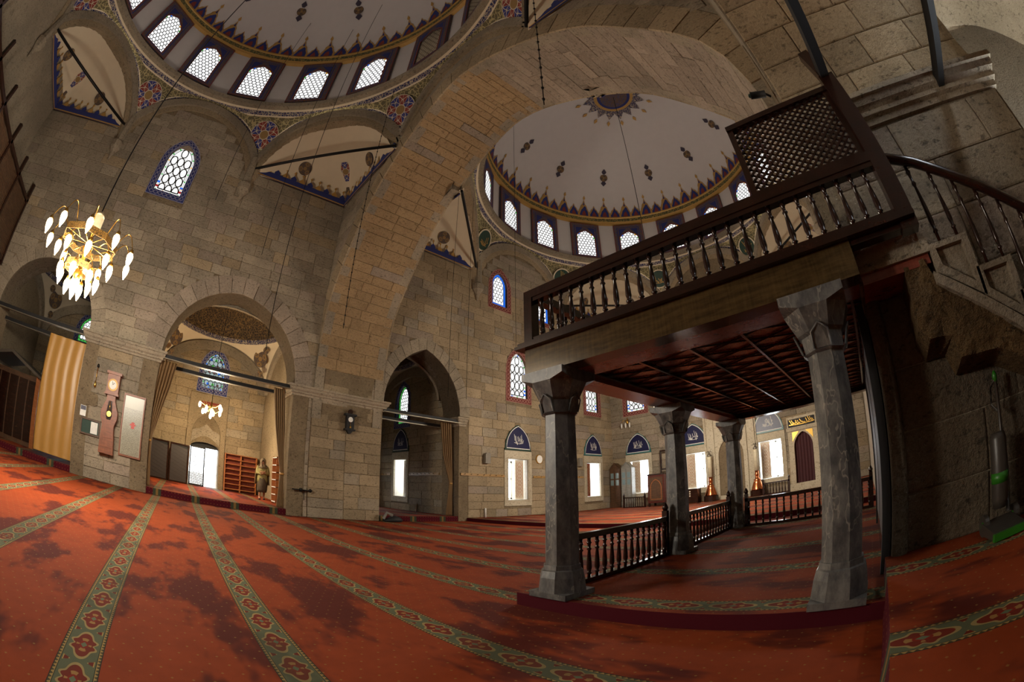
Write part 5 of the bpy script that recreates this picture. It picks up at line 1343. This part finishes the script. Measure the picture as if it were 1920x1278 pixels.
def minbar():
    t = thing('pulpit', 'carved marble pulpit gate with pointed doorway and dark red curtain', 'pulpit', (-2.67, 18.4, .12)); fr = frY(0, -1)
    door = opening(0, .42, .3, 1.75, .6, 8)
    MB().plate(fr, rect(-.66, .66, 0, 3.0), [door], -.3, 0).build('gate', MARBLE, t); MB().plate(fr, rect(-.7, .7, 0, .26), (), -.3, .05).build('plinth', MARBLE, t); MB().plate(fr, rect(-.7, .7, 2.42, 2.56), (), -.3, .06).build('moulding', MARBLE, t)
    MB().plate(fr, rect(-.6, .6, 2.58, 2.9), (), 0, .015).build('inscription_ground', BLACK, t); calligraphy(t, lambda u, v, w: fr(u, 2.76+v, w), 17, 1.1, .24, .02, BRASS, .03, 12)
    for s in (-1, 1): MB().plate(fr, [(s*.14, 2.38), (s*.46, 2.38), (s*.46, 2.0), (s*.4, 2.1), (s*.24, 2.28)], (), 0, .012).build('gilt_spandrel', BRASS, t)
    for i in range(20): MB().plate(fr, rect(-.6+i*.06, -.57+i*.06, 2.44, 2.54), (), .06, .07).build('dentil', MARBLE, t)
    cu = MB(); cu.grid([[(-.42+.84*j/24, .12+.025*math.sin(j*1.6), z) for j in range(25)] for z in (.26, 2.4)]); cu.build('curtain', CURT_R, t)
    MB().plate(lambda u, v, w: (w, u, v), [(.3, 0), (1.05, 0), (1.05, 2.6), (.3, .5)], (), -.6, .6).build('stair_body', MARBLE, t)
minbar()
def cabinet(x, label, m):
    t = thing('gabled_cabinet', label, 'cabinet', (x, 19.05, .12)); fr = frY(0, -1)
    MB().plate(fr, [(-.31, .28), (-.31, 2.0), (0, 2.3), (.31, 2.0), (.31, .28)], (), -.36, 0).b2((-.315, -.02, 0), (.315, .36, .3)).build('carcass', m, t)
    MB().tube([(-.29, -.02, 2.02), (0, -.02, 2.31), (.29, -.02, 2.02)], .022, 5).build('gable_moulding', m, t)
    for s in (-1, 1):
        d = MB().plate(fr, rect(min(s*.02, s*.28), max(s*.02, s*.28), .34, 1.95), (), 0, .02).build('door', m, t)
        for z in (1.15, 1.5): MB().plate(fr, rect(min(s*.06, s*.24), max(s*.06, s*.24), z, z+.28), (), .02, .025).build('pane', simple('cabinet_glass', srgb(120, 140, 142), .08), d)
        MB().plate(fr, rect(min(s*.06, s*.24), max(s*.06, s*.24), .44, 1.02), (), .02, .035).build('panel', m, d)
cabinet(-12.46, 'dark gabled wooden cabinet against the wall corner', WOOD_B)
cabinet(-11.77, 'paler gabled cabinet beside the first qibla window', wood('pale_grey_cabinet', srgb(112, 108, 98), srgb(146, 142, 132), .3))
LECT = wood('dark_red_lectern', srgb(66, 24, 18), srgb(94, 38, 28), .35)
t = thing('lectern', 'tall red carved wooden preaching lectern before the qibla windows', 'lectern', (-9.76, 18.4, .12)); fr = frY(0, -1)
MB().b2((-.44, 0, .16), (.44, .7, 1.48)).build('carcass', LECT, t); MB().plate(fr, rect(-.36, .36, .26, 1.38), (), 0, .02).build('front_panel', WOOD_B, t)
MB().ribbon(arch(0, .28, .9, .36, 8)+[(.28, .34), (-.28, .34)], .03, fr, .026, closed=True).build('carving', WOOD_O, t); MB().b2((-.46, -.03, 1.48), (.46, .72, 1.54)).build('top_rail', WOOD_D, t)
for x in (-.4, .4):
    for y in (.05, .64): MB().b2((x-.04, y-.04, 0), (x+.04, y+.04, .2)).build('leg', WOOD_D, t)
MB().plate(fr, rect(-.05, .5, 1.7, 2.66), [rect(.03, .42, 1.78, 2.58)], -.66, -.62).b2((-.05, .6, 1.5), (0, .66, 2.6)).b2((.45, .6, 1.5), (.5, .66, 2.6)).build('back_screen', WOOD_D, t)
t = thing('carved_chest', 'dark pierced wooden chest beside the giant candle', 'chest', (-8.05, 18.4, .12)); MB().b2((-.4, 0, .08), (.4, .4, .66)).build('body', WOOD_D, t)
for i in range(4):
    for j in range(3): MB().plate(frY(0, -1), rect(-.32+i*.1, -.26+i*.1, .32+j*.1, .38+j*.1), (), 0, .008).build('inlay', SHUT, t)
for x in (-.36, .36): MB().b2((x-.03, .02, 0), (x+.03, .38, .1)).build('foot', WOOD_D, t)
low_rail((-11.5, 18.3, .12), (-10.3, 18.3, .12), 'small low rail in front of the first qibla window', 10)
low_rail((-4.6, 18.4, .12), (-3.4, 18.4, .12), 'small low rail between giant candle and pulpit gate', 9)

# ---------------------------------------------------------------- balcony on the entrance wall
t = thing('latticed_balcony', 'dark latticed wooden balcony projecting from the entrance wall', 'balcony', (-8, -8.4, 4.9))
MB().b2((-4.8, -.68, 0), (8, .7, .14)).build('floor_deck', WOOD_D, t); MB().b2((-4.8, .62, 2.0), (8, .72, 2.1)).build('top_rail', WOOD_D, t)
for i in range(9): MB().b2((-4.78+i*1.5, .6, -.1), (-4.68+i*1.5, .72, 2.62)).build('post', WOOD_D, t)
ll = MB()
for i in range(36): ll.b2((-4.8, .66, .16+i*.05), (8, .68, .185+i*.05))
ll.build('lattice', WOOD_B, t, kind='stuff')
for i in range(9): MB().tube([(-4.73+i*1.5, .66, 2.1), (-4.73+i*1.5, -.66, 2.9)], .04, 5).build('strut', WOOD_D, t)

# ---------------------------------------------------------------- vacuum cleaner, camera, wires
def vacuum():
    t = thing('vacuum_cleaner', 'grey and green upright vacuum cleaner standing by the stair pier', 'vacuum', (1.12, 3.1, .25), math.radians(8)); gr = simple('grey_vacuum_plastic', srgb(62, 56, 50), .4); gn = simple('lime_plastic', srgb(44, 112, 28), .4)
    b = MB().b2((-.16, -.14, .015), (.14, .14, .1)); b.v = [(x, y, z-(.04 if y < 0 and z > .05 else 0)) for x, y, z in b.v]; b.build('floor_head', gr, t); MB().b2((-.17, -.17, .01), (.15, -.135, .06)).build('brush_strip', gn, t)
    for s in (-1, 1): MB().lathe((.02+s*.15, .13, .075), [(.075, -.02), (.075, .02)], 18, 0, False, 0, Matrix.Rotation(PI/2, 3, 'Y')).lathe((.02+s*.15, .13, .075), [(.03, -.024), (.03, .024)], 12, 1, False, 0, Matrix.Rotation(PI/2, 3, 'Y')).build('wheel', [gr, gn], t)
    MB().lathe((0, .1, .17), [(.06, 0), (.075, .06), (.075, .46), (.06, .5)], 14).build('canister', gr, t); MB().lathe((0, .1, .34), [(.077, 0), (.077, .07)], 14).build('green_band', gn, t); MB().tube([(.09, .1, .12), (.1, .14, .3), (.09, .17, .62)], .022, 7).build('hose', gr, t)
    MB().tube([(.04, .12, .2), (.07, .16, .7), (.1, .2, 1.04)], .016, 6).build('handle_tube', gr, t); MB().tube([(.1, .2, 1.02), (.04, .2, .98), (.02, .2, .86), (.08, .19, .8)], .012, 5).build('grip', gr, t); MB().lathe((.1, .2, 1.0), [(.02, 0), (.025, .05), (.01, .08)], 8).build('button', gn, t)
vacuum()
t = thing('security_camera', 'small black security camera on the stone above the lattice screen', 'camera', (.1, 3.36, 4.42)); MB().tube([(-.14, -.04, .02), (.02, 0, .0)], .04, 10).build('housing', BLACK, t); MB().lathe((-.14, -.04, .02), [(.025, -.01), (.025, .01)], 10).build('lens', GREEN_D, t); MB().tube([(.02, 0, 0), (.06, .06, 0)], .015, 6).build('bracket', IRON, t)
def wire(x, y, z0, z1, label, chain=False):
    if z1 > 12: z1 = dome_z(x, y)
    b = MB().tube([(x, y, z0), (x, y, z1)], .008, 4)
    if chain:
        for i in range(int((z1-z0)/.22)): b.lathe((x, y, z0+.1+i*.22), [(.008, -.03), (.02, 0), (.008, .03)], 6)
    b.build('hanging_wire', IRON, None, label=label, cat='wire', group='lamp wires hanging from the domes')
for i, (x, y, z0, z1, s, c) in enumerate(((-9.0, 1.6, 3.6, 17.6, 'near dome before the doorway arch', False), (-10.4, 1.2, 6.4, 16.9, 'near dome near the side wall', False), (-11, 7.77, 4.02, 14.9, 'far dome across the vaulted recess', False), (-11, 8.49, 4.05, 15.2, 'far dome right of the vaulted recess', False), (-9, 8.78, 5.28, 16.6, 'far dome beside the red window', False), (-8.9, 3.3, 4.5, 16.4, 'near dome in front of the great pier', True), (-2.0, 2.41, 4.85, 10.66, 'tie bar before the great arch crown', True), (-11.2, -.6, 8.0, 16.7, 'near dome beside the blue window', False))):
    wire(x, y, z0, z1, 'thin dark %s hanging from the %s' % ('chain' if c else 'wire', s), c)

MB().b2((-60, -30, -.4), (-20.75, 40, .1)).build('ground', stone('courtyard_paving', srgb(150, 146, 138), srgb(124, 122, 116), srgb(90, 92, 84), .8, 0, .4), None, label='pale stone courtyard paving outside the side door', cat='ground', kind='structure')
